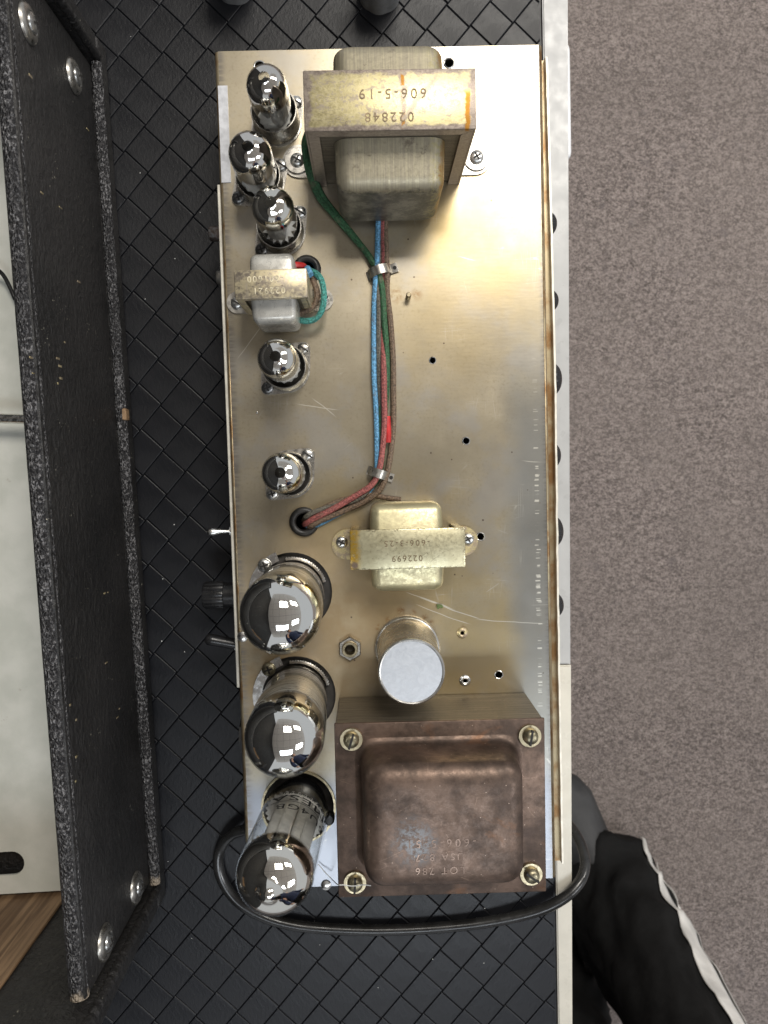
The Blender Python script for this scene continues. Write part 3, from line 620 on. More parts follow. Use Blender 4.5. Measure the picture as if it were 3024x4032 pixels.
# valve sockets
def noval_socket(px, py, ang, hgt):
    p = at(px, py, 0); a = math.radians(ang); c, s = math.cos(a), math.sin(a); ro, ri = .0138, .0129
    bm = bmesh.new()
    # saddle outline: hull of ring and two ears
    pts = []
    E = .0165; er = .0042; rb = .0152; th = math.acos((rb - er) / E)
    for k in range(13): t = -th + 2 * th * k / 12; pts.append((E + er * math.cos(t), er * math.sin(t)))
    for k in range(1, 12): t = th + (PI - 2 * th) * k / 12; pts.append((rb * math.cos(t), rb * math.sin(t)))
    for k in range(13): t = PI - th + 2 * th * k / 12; pts.append((-E + er * math.cos(t), er * math.sin(t)))
    for k in range(1, 12): t = PI + th + (PI - 2 * th) * k / 12; pts.append((rb * math.cos(t), rb * math.sin(t)))
    so = holed_plate('tube_socket', [(x * c - y * s, x * s + y * c) for x, y in pts], [(0, 0, .0112)], .0002, .0012, 'saddle', ch, (p.x, p.y, 0))
    bm = bmesh.new(); lathe(bm, [(ri, .0012), (ro, .0012), (ro + .0004, .0020), (ro, .0026), (ro, hgt - .0006), (ro - .0002, hgt), (ri + .0001, hgt), (ri, hgt - .0005), (ri, .0012)], 40); obj('shield_ring', bm, 'saddle', so)
    bm = bmesh.new(); lathe(bm, [(ri - .0002, .0005), (ri - .0002, .0030), (.006, .0032), (.002, .0005)], 28); obj('socket_insert', bm, 'inside', so)
    return so, E * c, E * s
mats_ = [('screw', 'slot', 'screw', 'slot'), ('screw', 'slot', 'screw_dark', 'phillips'), ('screw', 'slot', 'screw_dark', 'phillips'), ('saddle', 'slot', 'screw_dark', 'phillips'), ('screw', 'slot', 'screw', 'phillips')]
for (px, py, ang, hg, r), mm in zip(NOV, mats_):
    so, ex, ey = noval_socket(px, py, ang, hg)
    screw(so, ex, ey, .0012, .0037, mm[0], mm[1], -.6); screw(so, -ex, -ey, .0012, .0039, mm[2], mm[3], .3)
def clip_socket(p, label, scr):
    q = at(*p, 0); bm = bmesh.new()
    lathe(bm, [(.0195, -.006), (.0262, -.006), (.0262, -.0048), (.0195, -.0048), (.0195, -.006)], 48); so = obj('tube_clip', bm, 'inside', ch, (q.x, q.y, 0)); so['label'] = label
    a0, a1 = math.radians(110), math.radians(215)     # bright crescent of the retainer on the left
    pts = [(.0274 * math.cos(a0 + (a1 - a0) * k / 16), .0274 * math.sin(a0 + (a1 - a0) * k / 16)) for k in range(17)] + [(.0215 * math.cos(a1 + (a0 - a1) * k / 16) , .0215 * math.sin(a1 + (a0 - a1) * k / 16)) for k in range(17)]
    bm = bmesh.new(); prism(bm, pts, .0002, .0012); obj('retainer_crescent', bm, 'bright', so)
    bm = bmesh.new(); A0, A1 = math.radians(15), math.radians(100)
    R_ = []
    for k in range(41):
        t = A0 + (A1 - A0) * k / 40; rr = .0218 + (.0007 if k % 2 else 0); R_.append((rr * math.cos(t), rr * math.sin(t)))
    out = [(.0202 * math.cos(A1 + (A0 - A1) * k / 20), .0202 * math.sin(A1 + (A0 - A1) * k / 20)) for k in range(21)]
    prism(bm, R_ + out, -.004, -.0015); obj('toothed_spring', bm, 'bright', so)
    t = math.radians(133); screw(so, .0243 * math.cos(t), .0243 * math.sin(t), .0012, .0044, scr, 'phillips', .3)
    bm = bmesh.new(); lathe(bm, [(.0195, -.012), (.0195, -.0055), (.0, -.0055)], 32); obj('socket_insert', bm, 'inside', so)
clip_socket(POW[0], 'tube clip with a pale steel screw', 'screw'); clip_socket(POW[1], 'tube clip with a brassy screw', 'screw_brass')
q = at(*REC, 0); bm = bmesh.new(); lathe(bm, [(.0240, .0001), (.0240, .0010), (.0226, .0010), (.0222, -.010)], 48); lathe(bm, [(.019, -.011), (.0230, -.011), (.0230, -.010), (.0, -.010)], 32, mi=1)
so = obj('tube_socket', bm, ['brass', 'inside'], ch, (q.x, q.y, 0))
# eyelets, jack, stud, rivets, rubber grommets, cable clamps
for i, (px, py) in enumerate(((1820, 2492), (1830.6, 2680))):
    p = at(px, py, 0); bm = bmesh.new(); lathe(bm, [(.0012, -.001), (.0013, .0008), (.002, .0011), (.0032, .0007), (.0037, .0001)], 28); o = obj('eyelet', bm, 'brass_worn' if i == 0 else 'bright', ch, (p.x, p.y, 0))
for px, py, r in ((1021.5, 262, .0029), (1767.3, 248.6, .0026), (1703, 1419, .0018), (1835, 1736, .0020), (1892, 2113, .0022), (1964, 2657, .0022)):
    p = at(px, py, 0); bm = bmesh.new(); lathe(bm, [(r, -.0012), (r, .0002), (r * 1.12, .00035), (r * 1.3, .0001)], 24); obj('hole_rim', bm, 'bright', ch, (p.x, p.y, 0))
p = at(1378.6, 2551, 0); bm = bmesh.new(); lathe(bm, [(.0035, .0001), (.0078, .0001), (.0078, .0028), (.0072, .0034), (.0035, .0034)], 6)
jn = obj('jack_nut', bm, 'saddle', ch, (p.x, p.y, 0), (0, 0, .5), angle=20)
bm = bmesh.new(); lathe(bm, [(.0030, -.004), (.0030, .0052), (.0034, .0058), (.0047, .0058), (.0051, .0050), (.0051, .0001)], 32); obj('bushing', bm, 'brass', jn)
bm = bmesh.new(); lathe(bm, [(.0029, -.002), (0, -.002)], 20); obj('jack_hole', bm, 'inside', jn)
p = at(1607, 1172, 0); bm = bmesh.new(); lathe(bm, [(.0016, 0), (.0016, .0075), (.0011, .0083), (0, .0083)], 16); obj('stud', bm, 'brass', ch, (p.x, p.y, 0))
for px, py, r in ((956, 2506, .0036), (1284, 3484, .0034), (1012, 1624, .0006)):
    p = at(px, py, 0); bm = bmesh.new(); lathe(bm, [(r, 0), (r * .9, r * .3), (r * .5, r * .45), (0, r * .48)], 18); obj('rivet', bm, 'bright', ch, (p.x, p.y, 0))
p = at(1293, 3215, 0); bm = bmesh.new(); lathe(bm, [(.0042, 0), (.0042, .004), (.003, .0052), (0, .0052)], 18); obj('rubber_plug', bm, 'rubber', ch, (p.x, p.y, 0))
for px, py, r in ((1198, 2054, .0084), (1208.8, 1062, .0078)):
    p = at(px, py, 0); bm = bmesh.new(); prof = [(r - .0012 + .0022 * math.cos(2 * PI * k / 12), .0010 + .0022 * math.sin(2 * PI * k / 12)) for k in range(13)]
    lathe(bm, prof, 36); obj('rubber_grommet', bm, 'rubber', ch, (p.x, p.y, 0))
def ribbon(bm, pts, wv, th):
    rings = []
    for i, p in enumerate(pts):
        t = (Vector(pts[min(i + 1, len(pts) - 1)]) - Vector(pts[max(i - 1, 0)])).normalized(); n_ = t.cross(wv).normalized(); P_ = Vector(p)
        rings.append([P_ + wv * .5, P_ - wv * .5, P_ - wv * .5 + n_ * th, P_ + wv * .5 + n_ * th])
    return loft(bm, rings)
def cable_clamp(px, py, ang, half, tab):
    p = at(px, py, 0); bm = bmesh.new(); pts = [(-half - .001, 0, .0004)] + [(-half * math.cos(PI * k / 10), 0, .001 + .0088 * math.sin(PI * k / 10)) for k in range(11)] + [(half + tab * .3, 0, .0012), (half + tab, 0, .0012)]
    ribbon(bm, pts, Vector((0, .0055, 0)), .0006); lathe(bm, [(0, .0019), (.0012, .0019), (.0012, .0016)], 14, half + tab * .62, 0, 1)
    return obj('cable_clamp', bm, ['saddle', 'recess'], ch, (p.x, p.y, 0), (0, 0, ang))
cable_clamp(1494, 1076, .28, .0066, .0052); cable_clamp(1490, 1864, -.35, .0060, .0038)

# ------------------------------------------------------------------ valves
def noval(px, py, r, zg, hgt, label, group, tilt, star=False, dark=False, tint=(.90, .86, .82)):
    p = at(px, py, 0); t = thing('vacuum_tube', label, 'vacuum tube', (p.x, p.y, 0), random.uniform(0, 3), group); t.rotation_euler = (tilt[0], tilt[1], t.rotation_euler.z)
    zb = .0415 + hgt
    def prof(dr, tip=True):
        R = r - dr; a = [(R, zb)]
        for k in range(1, 8):
            q = k / 9 * PI / 2; a.append((R * math.cos(q) ** .9, zb + .0100 * math.sin(q)))
        zt = zb + .0099
        return a + ([(.0030, zt + .0002), (.0021, zt + .0010), (.0016, zt + .0026), (.0010, zt + .0046), (.0004, zt + .0054), (0, zt + .0055)] if tip else [(.003, zt), (0, zt + .0003)])
    bm = bmesh.new(); lathe(bm, [(r * .8, .0035), (r * .97, .005), (r, .007)] + prof(0), 40); obj('glass_envelope', bm, 'glass', t)
    bm = bmesh.new(); lathe(bm, [(r - .0003, zg - .001)] + ([(r - .0003, zb - .003)] if zg < zb - .004 else []) + prof(.0003), 40)
    key = 'getter_%d_%d' % (zg * 1e4, tint[0] * 100)
    if key not in M: M[key] = getter_mat(key, tint, zg, zg + .004)
    obj('getter_flash', bm, key, t)
    for s in (-1, 1):
        bm = bmesh.new(); xs = s * r * .38; box(bm, xs - r * .30, xs + r * .30, -r * .42, r * .42, .010, .033, .0012, 2)
        box(bm, xs - r * .34, xs + r * .34, -.0004, .0004, .010, .033); obj('anode', bm, 'vplate_dark' if dark else 'vplate', t)
    for z in (.009, .034):
        bm = bmesh.new(); k_ = 14; poly = [((r * (.90 if q % 2 else (.62 if star else .80))) * math.cos(PI * q / k_), (r * (.90 if q % 2 else (.62 if star else .80))) * math.sin(PI * q / k_)) for q in range(2 * k_)]
        prism(bm, poly, z, z + .0004); obj('mica_spacer', bm, 'mica', t)
    bm = bmesh.new(); lathe(bm, [(0, .0035), (r * .93, .0036), (r * .93, .0055), (r * .5, .0075), (0, .0075)], 28); obj('glass_base', bm, 'inside', t)
    return t
G = 'small miniature tubes along the rear edge'
noval(*NOV[0][:2], .0114, .034, .002, 'small tube in a tall shield ring, nearest the hole at the chassis corner', G, (.0, .012), tint=(.84, .80, .76))
noval(*NOV[1][:2], .0121, .026, .0015, 'small silvered tube beside the grey painted tape', G, (.010, -.010))
noval(*NOV[2][:2], .0119, .0355, .0005, 'small tube showing a star shaped mica disc, above the little transformer', G, (.006, .010), True, tint=(.92, .88, .82))
noval(*NOV[3][:2], .0114, .028, .001, 'small tube just below the little grey covered transformer', G, (0, 0))
noval(*NOV[4][:2], .0118, .026, .0012, 'small tube standing alone above the wire grommet', G, (0, .02), tint=(.93, .90, .86))
def power(px, py, r, zc, label, tilt):
    p = at(px, py, 0); t = thing('power_tube', label, 'power tube', (p.x, p.y, 0), 0, 'two fat output tubes'); t.rotation_euler = (tilt[0], tilt[1], 0)
    top = []
    for k in range(0, 13):
        q = k / 12 * PI / 2; top.append((r * math.cos(q), zc + r * .92 * math.sin(q)))
    bm = bmesh.new(); lathe(bm, [(r * .80, .012), (r * .92, .016), (r * .95, .022), (r, .05)] + top, 56); obj('glass_envelope', bm, 'glass', t)
    key = 'getter_power_%d' % (zc * 1e4); M[key] = getter_mat(key, (.95, .93, .90), zc - .016, zc - .010)
    bm = bmesh.new(); d = .0004; lathe(bm, [(r - .0008, zc - .024), (r - d, zc - .008)] + [(max(0, a - d), b - d) for a, b in top], 56); obj('getter_flash', bm, key, t)
    bm = bmesh.new(); lathe(bm, [(r * .78, .006), (r * .90, .0075), (r * .935, .012), (r * .935, .050), (r * .90, .053), (r * .5, .053)], 48); obj('metal_sleeve', bm, 'sleeve', t)
    bm = bmesh.new(); lathe(bm, [(.0188, -.005), (.0192, .004), (.0185, .008), (.015, .0085)], 40); obj('tube_base', bm, 'dark_metal', t)
    bm = bmesh.new(); box(bm, -r * .55, r * .55, -r * .4, r * .4, .0531, zc - .012, .002); obj('anode', bm, 'vplate', t)
    return t
power(*POW[0], .0222, .069, 'fat silver topped power tube above the other, next to the jack nut', (.012, .012))
power(*POW[1], .0216, .0745, 'fat silver topped power tube between its twin and the clear rectifier tube', (.008, .014))
# rectifier
p = at(*REC, 0); rt = thing('rectifier_tube', 'tall clear rectifier tube with printed lettering and a mirrored dome', 'rectifier tube', (p.x, p.y, 0)); rt.rotation_euler = (.004, -.060, 0)
r = .0210; zc = .082; top = []
for k in range(0, 37):
    q = k / 36 * PI / 2; x = r * math.cos(q); z = zc + r * .86 * math.sin(q); z += .0046 * math.exp(-(x / .0060) ** 4); top.append((x, z))
bm = bmesh.new(); lathe(bm, [(r * .72, .002), (r * .9, .006), (r, .012)] + top, 56); obj('glass_envelope', bm, 'glass', rt)
M['getter_rect'] = getter_mat('getter_rect', (.96, .92, .86), .0745, .0785)
bm = bmesh.new(); lathe(bm, [(r - .0006, .073)] + [(max(0, a - .0005), b - .0005) for a, b in top], 56); obj('getter_flash', bm, 'getter_rect', rt)
ar = math.radians(-23)
for s in (-1, 1):
    bm = bmesh.new(); box(bm, s * .0070 - .0066, s * .0070 + .0066, -.0090, .0105, .014, .066, .002, 3); box(bm, s * .0070 - .0006, s * .0070 + .0006, .0105, .0122, .014, .066); obj('anode', bm, 'vplate_light', rt, rot=(0, 0, ar))
for z in (.0125, .0665):
    bm = bmesh.new(); poly = [((.0192 if (q // 2) % 2 else .0180) * math.cos(2 * PI * q / 112), (.0192 if (q // 2) % 2 else .0180) * math.sin(2 * PI * q / 112) * .78) for q in range(112)]
    prism(bm, poly, z, z + .0012); obj('mica_spacer', bm, 'mica', rt, rot=(0, 0, ar))
bm = bmesh.new(); lathe(bm, [(0, -.006), (.017, -.006), (.0175, .004), (.012, .0085), (0, .0085)], 32); obj('tube_base', bm, 'bakelite', rt)
def wrap(bm, rad, ang, z):
    for v in bm.verts:
        a = ang - v.co.x / rad * -1.0; x_ = v.co.x; v.co = Vector(((rad + v.co.z) * math.cos(ang - (-x_) / rad), (rad + v.co.z) * math.sin(ang - (-x_) / rad), z + v.co.y))
    return bm
TA = math.radians(64)
def glass_print(s, size, z, sp=1.0, da=0.0, bold=1):
    bm = text_bm(s, size, .00002, sp)
    if bold != 1:
        for v in bm.verts: v.co.x *= bold
    # seen from outside, text runs counter-clockwise
    for v in bm.verts: v.co = Vector(((r + .00012 + v.co.z) * math.cos(TA + da + v.co.x / r), (r + .00012 + v.co.z) * math.sin(TA + da + v.co.x / r), z + v.co.y))
    obj('printed_lettering', bm, 'print', rt, smooth=False)
glass_print('5U4GB', .0090, .0455, 1.1, -.10, 1.2); glass_print('MESA', .0100, .0335, 1.1, .05, 1.5); glass_print('ENGINEERING', .0036, .0275, 1.1, .02, 1.3)
for z, a0, a1 in ((.0388, -.75, .95), (.0318, -.7, .95), (.0272, -.3, .5)):
    bm = bmesh.new(); rr = []
    for k in range(25):
        a = TA + a0 + (a1 - a0) * k / 24; rr.append([Vector(((r + d) * math.cos(a), (r + d) * math.sin(a), z + dz)) for d, dz in ((.0001, 0), (.0002, 0), (.0002, .0004), (.0001, .0004))])
    loft(bm, rr); obj('printed_line', bm, 'print', rt)

# ------------------------------------------------------------------ transformers
def rrect(w, h, rad, n=6):
    out = []
    for cx_, cy_, a in ((w / 2 - rad, h / 2 - rad, 0), (-w / 2 + rad, h / 2 - rad, PI / 2), (-w / 2 + rad, -h / 2 + rad, PI), (w / 2 - rad, -h / 2 + rad, 1.5 * PI)):
        for k in range(n + 1): t = a + PI / 2 * k / n; out.append((cx_ + rad * math.cos(t), cy_ + rad * math.sin(t)))
    return out
def coil_cover(parent, sg, y0, D, w, z0, z1, rad, rb, mat, droop=0.0):
    rings = []; zc = (z0 + z1) / 2; h = z1 - z0
    def ring(d, inset):
        return [Vector((x, sg * (y0 + d), zc - droop * d / D * (0.5 + z / h) + z)) for x, z in rrect(w - 2 * inset, h - 2 * inset, max(.001, rad - inset * .6))]
    rings.append(ring(-.002, 0)); rings.append(ring(D - rb, .0005))
    for k in range(1, 7):
        t = k / 6 * PI / 2; rings.append(ring(D - rb + rb * math.sin(t), .0005 + rb * (1 - math.cos(t))))
    rings.append(ring(D, rb + .004)); bm = bmesh.new(); loft(bm, rings); return obj('coil_cover', bm, mat, parent)
def u_transformer(name, label, loc, rz, w, d, h, bell, mats, feet, lip):
    t = thing(name, label, 'transformer', loc, rz); th = .0013; bm = bmesh.new()
    box(bm, -w / 2, w / 2, -d / 2, d / 2, h - th, h, .0007, 2)
    for s in (-1, 1):
        x0, x1 = sorted((s * w / 2, s * (w / 2 - th))); box(bm, x0, x1, -d / 2 + .0004, d / 2 - .0004, 0, h - th - .0002, .0003, 1)
        y0, y1 = sorted((s * (d / 2 - .0002), s * (d / 2 - th)))
        poly = [(-w / 2 + .0004, h - th - .0002), (-w / 2 + lip, h - lip), (w / 2 - lip, h - lip), (w / 2 - .0004, h - th - .0002)]
        prism_xz(bm, poly, y0, y1)
        for q in (-1, 1): prism_xz(bm, [(q * (w / 2 - th - .0001), .0005), (q * (w / 2 - lip), .0005), (q * (w / 2 - lip), h - lip - .0005), (q * (w / 2 - th - .0001), h - th - .0010)], y0, y1)
    obj('bracket', bm, mats[0], t)
    bm = bmesh.new(); box(bm, -w / 2 + .0018, w / 2 - .0018, -d / 2 + .0022, d / 2 - .0022, .0006, h - .0018, .0004, 1); obj('core', bm, mats[2], t)
    for s in (-1, 1):
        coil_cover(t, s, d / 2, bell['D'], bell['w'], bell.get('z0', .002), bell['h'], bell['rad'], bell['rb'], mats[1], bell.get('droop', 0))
        fw, fl = feet['r'], feet['l'] ; bm = bmesh.new(); poly = [(s * w / 2 - s * .001, fw), (s * w / 2 - s * .001, -fw)] + [(s * (w / 2 + fl - fw) + s * fw * math.cos(-PI / 2 + PI * k / 14), fw * math.sin(-PI / 2 + PI * k / 14)) for k in range(15)]
        prism(bm, poly, .0003, .0015); obj('mounting_foot', bm, feet['m'], t)
        screw(t, s * (w / 2 + feet['sx']), feet['sy'], .0015, feet['sr'], feet['sm'], feet['k'], .5 * s, feet.get('wr'), wmat=feet.get('wm'))
    return t
def prism_xz(bm, poly, y0, y1, mi=0):
    a = [bm.verts.new((x, y0, z)) for x, z in poly]; b = [bm.verts.new((x, y1, z)) for x, z in poly]; n = len(poly)
    bm.faces.new(a).material_index = mi; bm.faces.new(b[::-1]).material_index = mi
    for i in range(n): bm.faces.new((a[i], a[(i + 1) % n], b[(i + 1) % n], b[i])).material_index = mi
p = at(1535.5, 392, .078)
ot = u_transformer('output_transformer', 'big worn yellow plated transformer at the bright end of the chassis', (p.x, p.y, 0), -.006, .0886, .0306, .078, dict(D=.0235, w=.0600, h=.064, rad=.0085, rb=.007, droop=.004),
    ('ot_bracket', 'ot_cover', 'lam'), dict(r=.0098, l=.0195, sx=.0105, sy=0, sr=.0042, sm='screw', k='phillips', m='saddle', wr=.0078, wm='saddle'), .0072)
stamp([('606-5-19', -.0012), ], .0072, ot, (.0015, .0020, .0781), PI, 'stamp_dark', spacing=1.35); stamp([('022848', 0)], .0068, ot, (-.0005, -.0085, .0781), PI, 'stamp_dark', spacing=1.3)
p = at(1066, 1117.5, .045)
rv = u_transformer('driver_transformer', 'little transformer with grey covers between the small tubes', (p.x, p.y, 0), .010, .0408, .0162, .045, dict(D=.0118, w=.0262, h=.0375, rad=.0035, rb=.0042, droop=.001),
    ('steel_worn', 'grey_cover', 'lam'), dict(r=.0068, l=.0125, sx=.0060, sy=-.0005, sr=.0038, sm='screw', k='slot', m='saddle'), .0045)
stamp([('-601600', .0), ], .0050, rv, (-.0030, .0030, .0451), PI, 'stamp_light', spacing=1.25); stamp([('022921', 0)], .0050, rv, (-.0010, -.0036, .0451), PI, 'stamp_light', spacing=1.25)
p = at(1605.5, 2161, .038)
ck = u_transformer('filter_choke', 'pale yellow transformer between the wire grommet and the silver can', (p.x, p.y, 0), -.003, .0670, .0233, .038, dict(D=.0150, w=.0440, h=.031, rad=.006, rb=.0058, droop=.002),
    ('choke_bracket', 'choke', 'lam'), dict(r=.0095, l=.0125, sx=.0062, sy=.0015, sr=.0038, sm='screw', k='phillips', m='brass_worn'), .005)
stamp([('-606-3-25', 0)], .0050, ck, (-.0004, .0035, .0381), PI, 'stamp_dark', spacing=1.35); stamp([('022699', 0)], .0050, ck, (-.0004, -.0055, .0381), PI, 'stamp_dark', spacing=1.25)
# power transformer
cs = [at(1318, 2849.5, .053), at(2140.6, 2828, .053), at(2155, 3508, .053), at(1330, 3539, .053)]
pc = sum(cs, Vector()) / 4; pw = ((cs[1] - cs[0]).length + (cs[2] - cs[3]).length) / 2; pd = ((cs[0] - cs[3]).length + (cs[1] - cs[2]).length) / 2; pr = math.atan2((cs[1] - cs[0]).y, (cs[1] - cs[0]).x)
pt = thing('power_transformer', 'heavy brown copper coloured transformer at the dark end of the chassis', 'transformer', (pc.x, pc.y, 0), pr)
bm = bmesh.new(); box(bm, -pw / 2 + .0006, pw / 2 - .0006, -pd / 2 + .0006, pd / 2 - .0006, .0006, .0505, .0005, 1); obj('core', bm, 'lam', pt)
bm = bmesh.new(); box(bm, -pw / 2, pw / 2, -pd / 2, pd / 2, .0507, .053, .0007, 2); obj('flange', bm, 'copper', pt)
b0, b1 = at(1412, 2935, .056), at(2084, 3492, .080)
bx, by = (b0.x + b1.x) / 2 - pc.x, (b0.y + b1.y) / 2 - pc.y; bw, bd = b1.x - b0.x, b0.y - b1.y
rings = []
for z, ins, rad in ((.0529, -.0030, .012), (.0536, -.0010, .011), (.0555, .0006, .0105), (.062, .0012, .0105), (.070, .0017, .0105), (.0765, .0022, .0105), (.0795, .0028, .0105), (.0820, .0044, .0105), (.0838, .0074, .0100), (.0847, .0105, .0095), (.0850, .0150, .008)):
    rings.append([Vector((bx + x, by + y, z)) for x, y in rrect(bw - 2 * ins, bd - 2 * ins, rad, 8)])
bm = bmesh.new(); loft(bm, rings); obj('end_bell', bm, 'copper', pt)
for px, py, ang, lab in ((1383, 2912, 1.25, 0), (2087, 2898, 1.4, 0), (1398, 3476, 1.5, 0), (2092, 3443, -.65, 0)):
    q = Matrix.Rotation(-pr, 3, 'Z') @ (at(px, py, .054) - Vector((pc.x, pc.y, .054))); screw(pt, q.x, q.y, .053, .0045, 'screw_brass', 'slot', ang, .0066, h=.0042, wmat='brass')
stamp([('-606-5-51', 0)], .0062, pt, (bx - .002, by - .0075, .0851), PI - pr, 'stamp_copper', spacing=1.5); stamp([('USA 827', 0)], .0056, pt, (bx - .003, by - .0150, .0851), PI - pr, 'stamp_copper', spacing=1.35); stamp([('LOT 786', 0)], .0056, pt, (bx - .003, by - .0225, .0851), PI - pr, 'stamp_copper', spacing=1.35)
# filter capacitor can
p = at(1603, 2549, 0); cp = thing('capacitor_can', 'bright aluminium capacitor can with a scratched flat top', 'capacitor', (p.x, p.y, 0)); cp.rotation_euler = (-.012, -.006, 0); r = .0184
bm = bmesh.new(); lathe(bm, [(.0208, 0), (.0208, .0030), (.0202, .0042), (.0194, .0046), (.0190, .0060), (r, .0070), (r, .0600), (r + .0003, .0612), (r + .0001, .0624), (r - .0006, .0630), (r - .0012, .0628), (r - .0015, .0622)], 56); obj('can', bm, 'can', cp)
bm = bmesh.new(); lathe(bm, [(r - .0014, .0624), (0, .0625)], 56); obj('can_top', bm, 'can_top', cp)

# ------------------------------------------------------------------ wires
GW = 'cloth covered wires tied in one loom'
def wire(name, label, pts, r, mat, group=GW, parent=None):
    bm = bmesh.new(); sweep(bm, [at(x, y, z) for x, y, z in pts], r, 8, 6); o = obj(name, bm, mat, parent); return tag(o, label, 'wire', group)
wire('wire', 'thick green wire curving from beside the big transformer into the loom', [(1222, 500, .040), (1203, 545, .030), (1200, 590, .022), (1216, 680, .010), (1252, 770, .005), (1300, 830, .0035), (1379, 920, .003), (1440, 990, .004), (1486, 1066, .006), (1505, 1140, .006), (1513, 1260, .006), (1521, 1370, .005), (1524, 1480, .004), (1519, 1580, .003), (1512, 1700, .002), (1506, 1790, .003), (1480, 1900, .003), (1380, 1968, .003), (1290, 2020, .003), (1215, 2050, .001), (1204, 2054, -.012)], .0019, 'w_green')
wire('wire', 'dark green wire doubled beside the thicker one, left of the big transformer', [(1232, 510, .034), (1216, 575, .022), (1226, 660, .012), (1268, 765, .005), (1330, 850, .003), (1410, 950, .003), (1470, 1040, .005), (1494, 1100, .003), (1500, 1260, .002), (1502, 1420, .002), (1500, 1560, .002), (1496, 1700, .002), (1495, 1810, .002), (1450, 1930, .002), (1330, 2010, .002), (1222, 2060, 0), (1208, 2060, -.012)], .0017, 'w_green')
wire('wire', 'light blue wire on the left side of the loom', [(1492, 800, .006), (1488, 900, .004), (1485, 1017, .006), (1478, 1110, .006), (1473, 1216, .0045), (1472, 1352, .0045), (1473, 1488, .0045), (1481, 1623, .0045), (1484, 1759, .0045), (1483, 1850, .005), (1468, 1915, .003), (1400, 1985, .002), (1320, 2030, .002), (1250, 2066, .002), (1210, 2070, 0), (1204, 2064, -.012)], .00165, 'w_blue')
wire('wire', 'grey wire twisting between the blue and green ones', [(1500, 800, .004), (1496, 900, .0025), (1492, 1030, .004), (1483, 1112, .005), (1492, 1198, .005), (1491, 1352, .0045), (1493, 1488, .003), (1499, 1600, .002), (1502, 1760, .002), (1486, 1870, .004), (1420, 1958, .005), (1320, 1990, .005), (1240, 2015, .005), (1205, 2036, .003), (1198, 2044, -.012)], .0017, 'w_grey')
wire('wire', 'dull red wire running over the loom into the grommet', [(1512, 800, .004), (1508, 900, .003), (1512, 1040, .004), (1506, 1200, .0025), (1509, 1334, .004), (1511, 1442, .0055), (1512, 1533, .006), (1514, 1668, .006), (1506, 1768, .006), (1493, 1849, .0075), (1464, 1909, .007), (1388, 1960, .007), (1306, 2007, .007), (1240, 2040, .006), (1205, 2062, .002), (1198, 2066, -.012)], .0019, 'w_red')
wire('wire', 'brown wire on the right side of the loom', [(1522, 800, .004), (1516, 900, .003), (1524, 1063, .005), (1524, 1153, .004), (1537, 1262, .003), (1547, 1406, .003), (1549, 1533, .003), (1549, 1668, .003), (1538, 1786, .004), (1522, 1870, .005), (1492, 1932, .005), (1430, 1978, .005), (1345, 2015, .005), (1262, 2050, .005), (1222, 2072, .003), (1208, 2076, -.012)], .0018, 'w_brown')
wire('wire', 'frayed brown wire leaving the loom behind the pale yellow transformer', [(1578, 1968, .002), (1520, 1960, .003), (1460, 1950, .003), (1400, 1958, .002), (1330, 1975, .002), (1255, 2012, .003), (1205, 2044, .001), (1196, 2050, -.012)], .0017, 'w_brown')
bm = bmesh.new(); sweep(bm, [at(1524, 1640, .0045), at(1527, 1690, .005), at(1527, 1742, .0045)], .0021, 10); tag(obj('wire_sleeve', bm, 'w_sleeve'), 'short bright red sleeve on the loom between red and brown wires', 'wire sleeve')
GT = 'leads of the little transformer'
wire('wire', 'teal green lead looping round the side of the little transformer', [(1172, 1258, .012), (1205, 1264, .013), (1240, 1256, .014), (1266, 1225, .016), (1276, 1170, .018), (1268, 1110, .018), (1248, 1080, .016), (1226, 1068, .012), (1212, 1062, .004), (1209, 1062, -.010)], .0019, 'w_teal', GT)
wire('wire', 'dark brown lead inside the teal loop', [(1168, 1235, .010), (1205, 1225, .012), (1238, 1200, .014), (1250, 1160, .016), (1240, 1120, .016), (1222, 1085, .012), (1210, 1068, .003), (1207, 1064, -.010)], .0019, 'w_brown', GT)
wire('wire', 'short red lead at the grommet of the little transformer', [(1150, 1043, .020), (1170, 1043, .019), (1190, 1046, .016), (1203, 1056, .008), (1206, 1062, -.008)], .0019, 'w_sleeve', GT)
wire('wire', 'short blue lead end at the grommet of the little transformer', [(1222, 1084, .020), (1213, 1064, .018), (1211, 1058, .014), (1210, 1060, -.008)], .0021, 'w_blue', GT)
k = 1.8228
cord = [(545, 1790, -.048), (505, 1800, -.054), (480, 1826, -.058), (471, 1862, -.0585), (482, 1905, -.0585), (515, 1948, -.0585), (570, 1980, -.0585), (640, 1999, -.0585), (730, 2007, -.0585), (830, 2009, -.0585), (940, 2004, -.0585), (1050, 1992, -.058), (1150, 1971, -.056), (1212, 1944, -.0545), (1250, 1908, -.058), (1264, 1870, -.066), (1258, 1832, -.078), (1240, 1795, -.092), (1215, 1768, -.108), (1180, 1750, -.122)]
bm = bmesh.new(); sweep(bm, [at(x * k, y * k, z) for x, y, z in cord], .0039, 16, 8); tag(obj('power_cable', bm, 'cable'), 'thick black power cord looping round the dark end of the chassis', 'cable')
bm = bmesh.new(); sweep(bm, [at(x, y, z) for x, y, z in ((1253, 3402, .002), (1285, 3440, .004), (1310, 3465, .010), (1330, 3483, .056), (1352, 3484, .0585), (1378, 3488, .0592), (1398, 3488, .0595), (1430, 3484, .0588), (1460, 3487, .057))], .00028, 6, 8); tag(obj('thread', bm, 'thread'), 'thin white thread lying over a brassy screw of the brown transformer', 'thread')
bm = bmesh.new(); p = at(1733, 2386, 0)
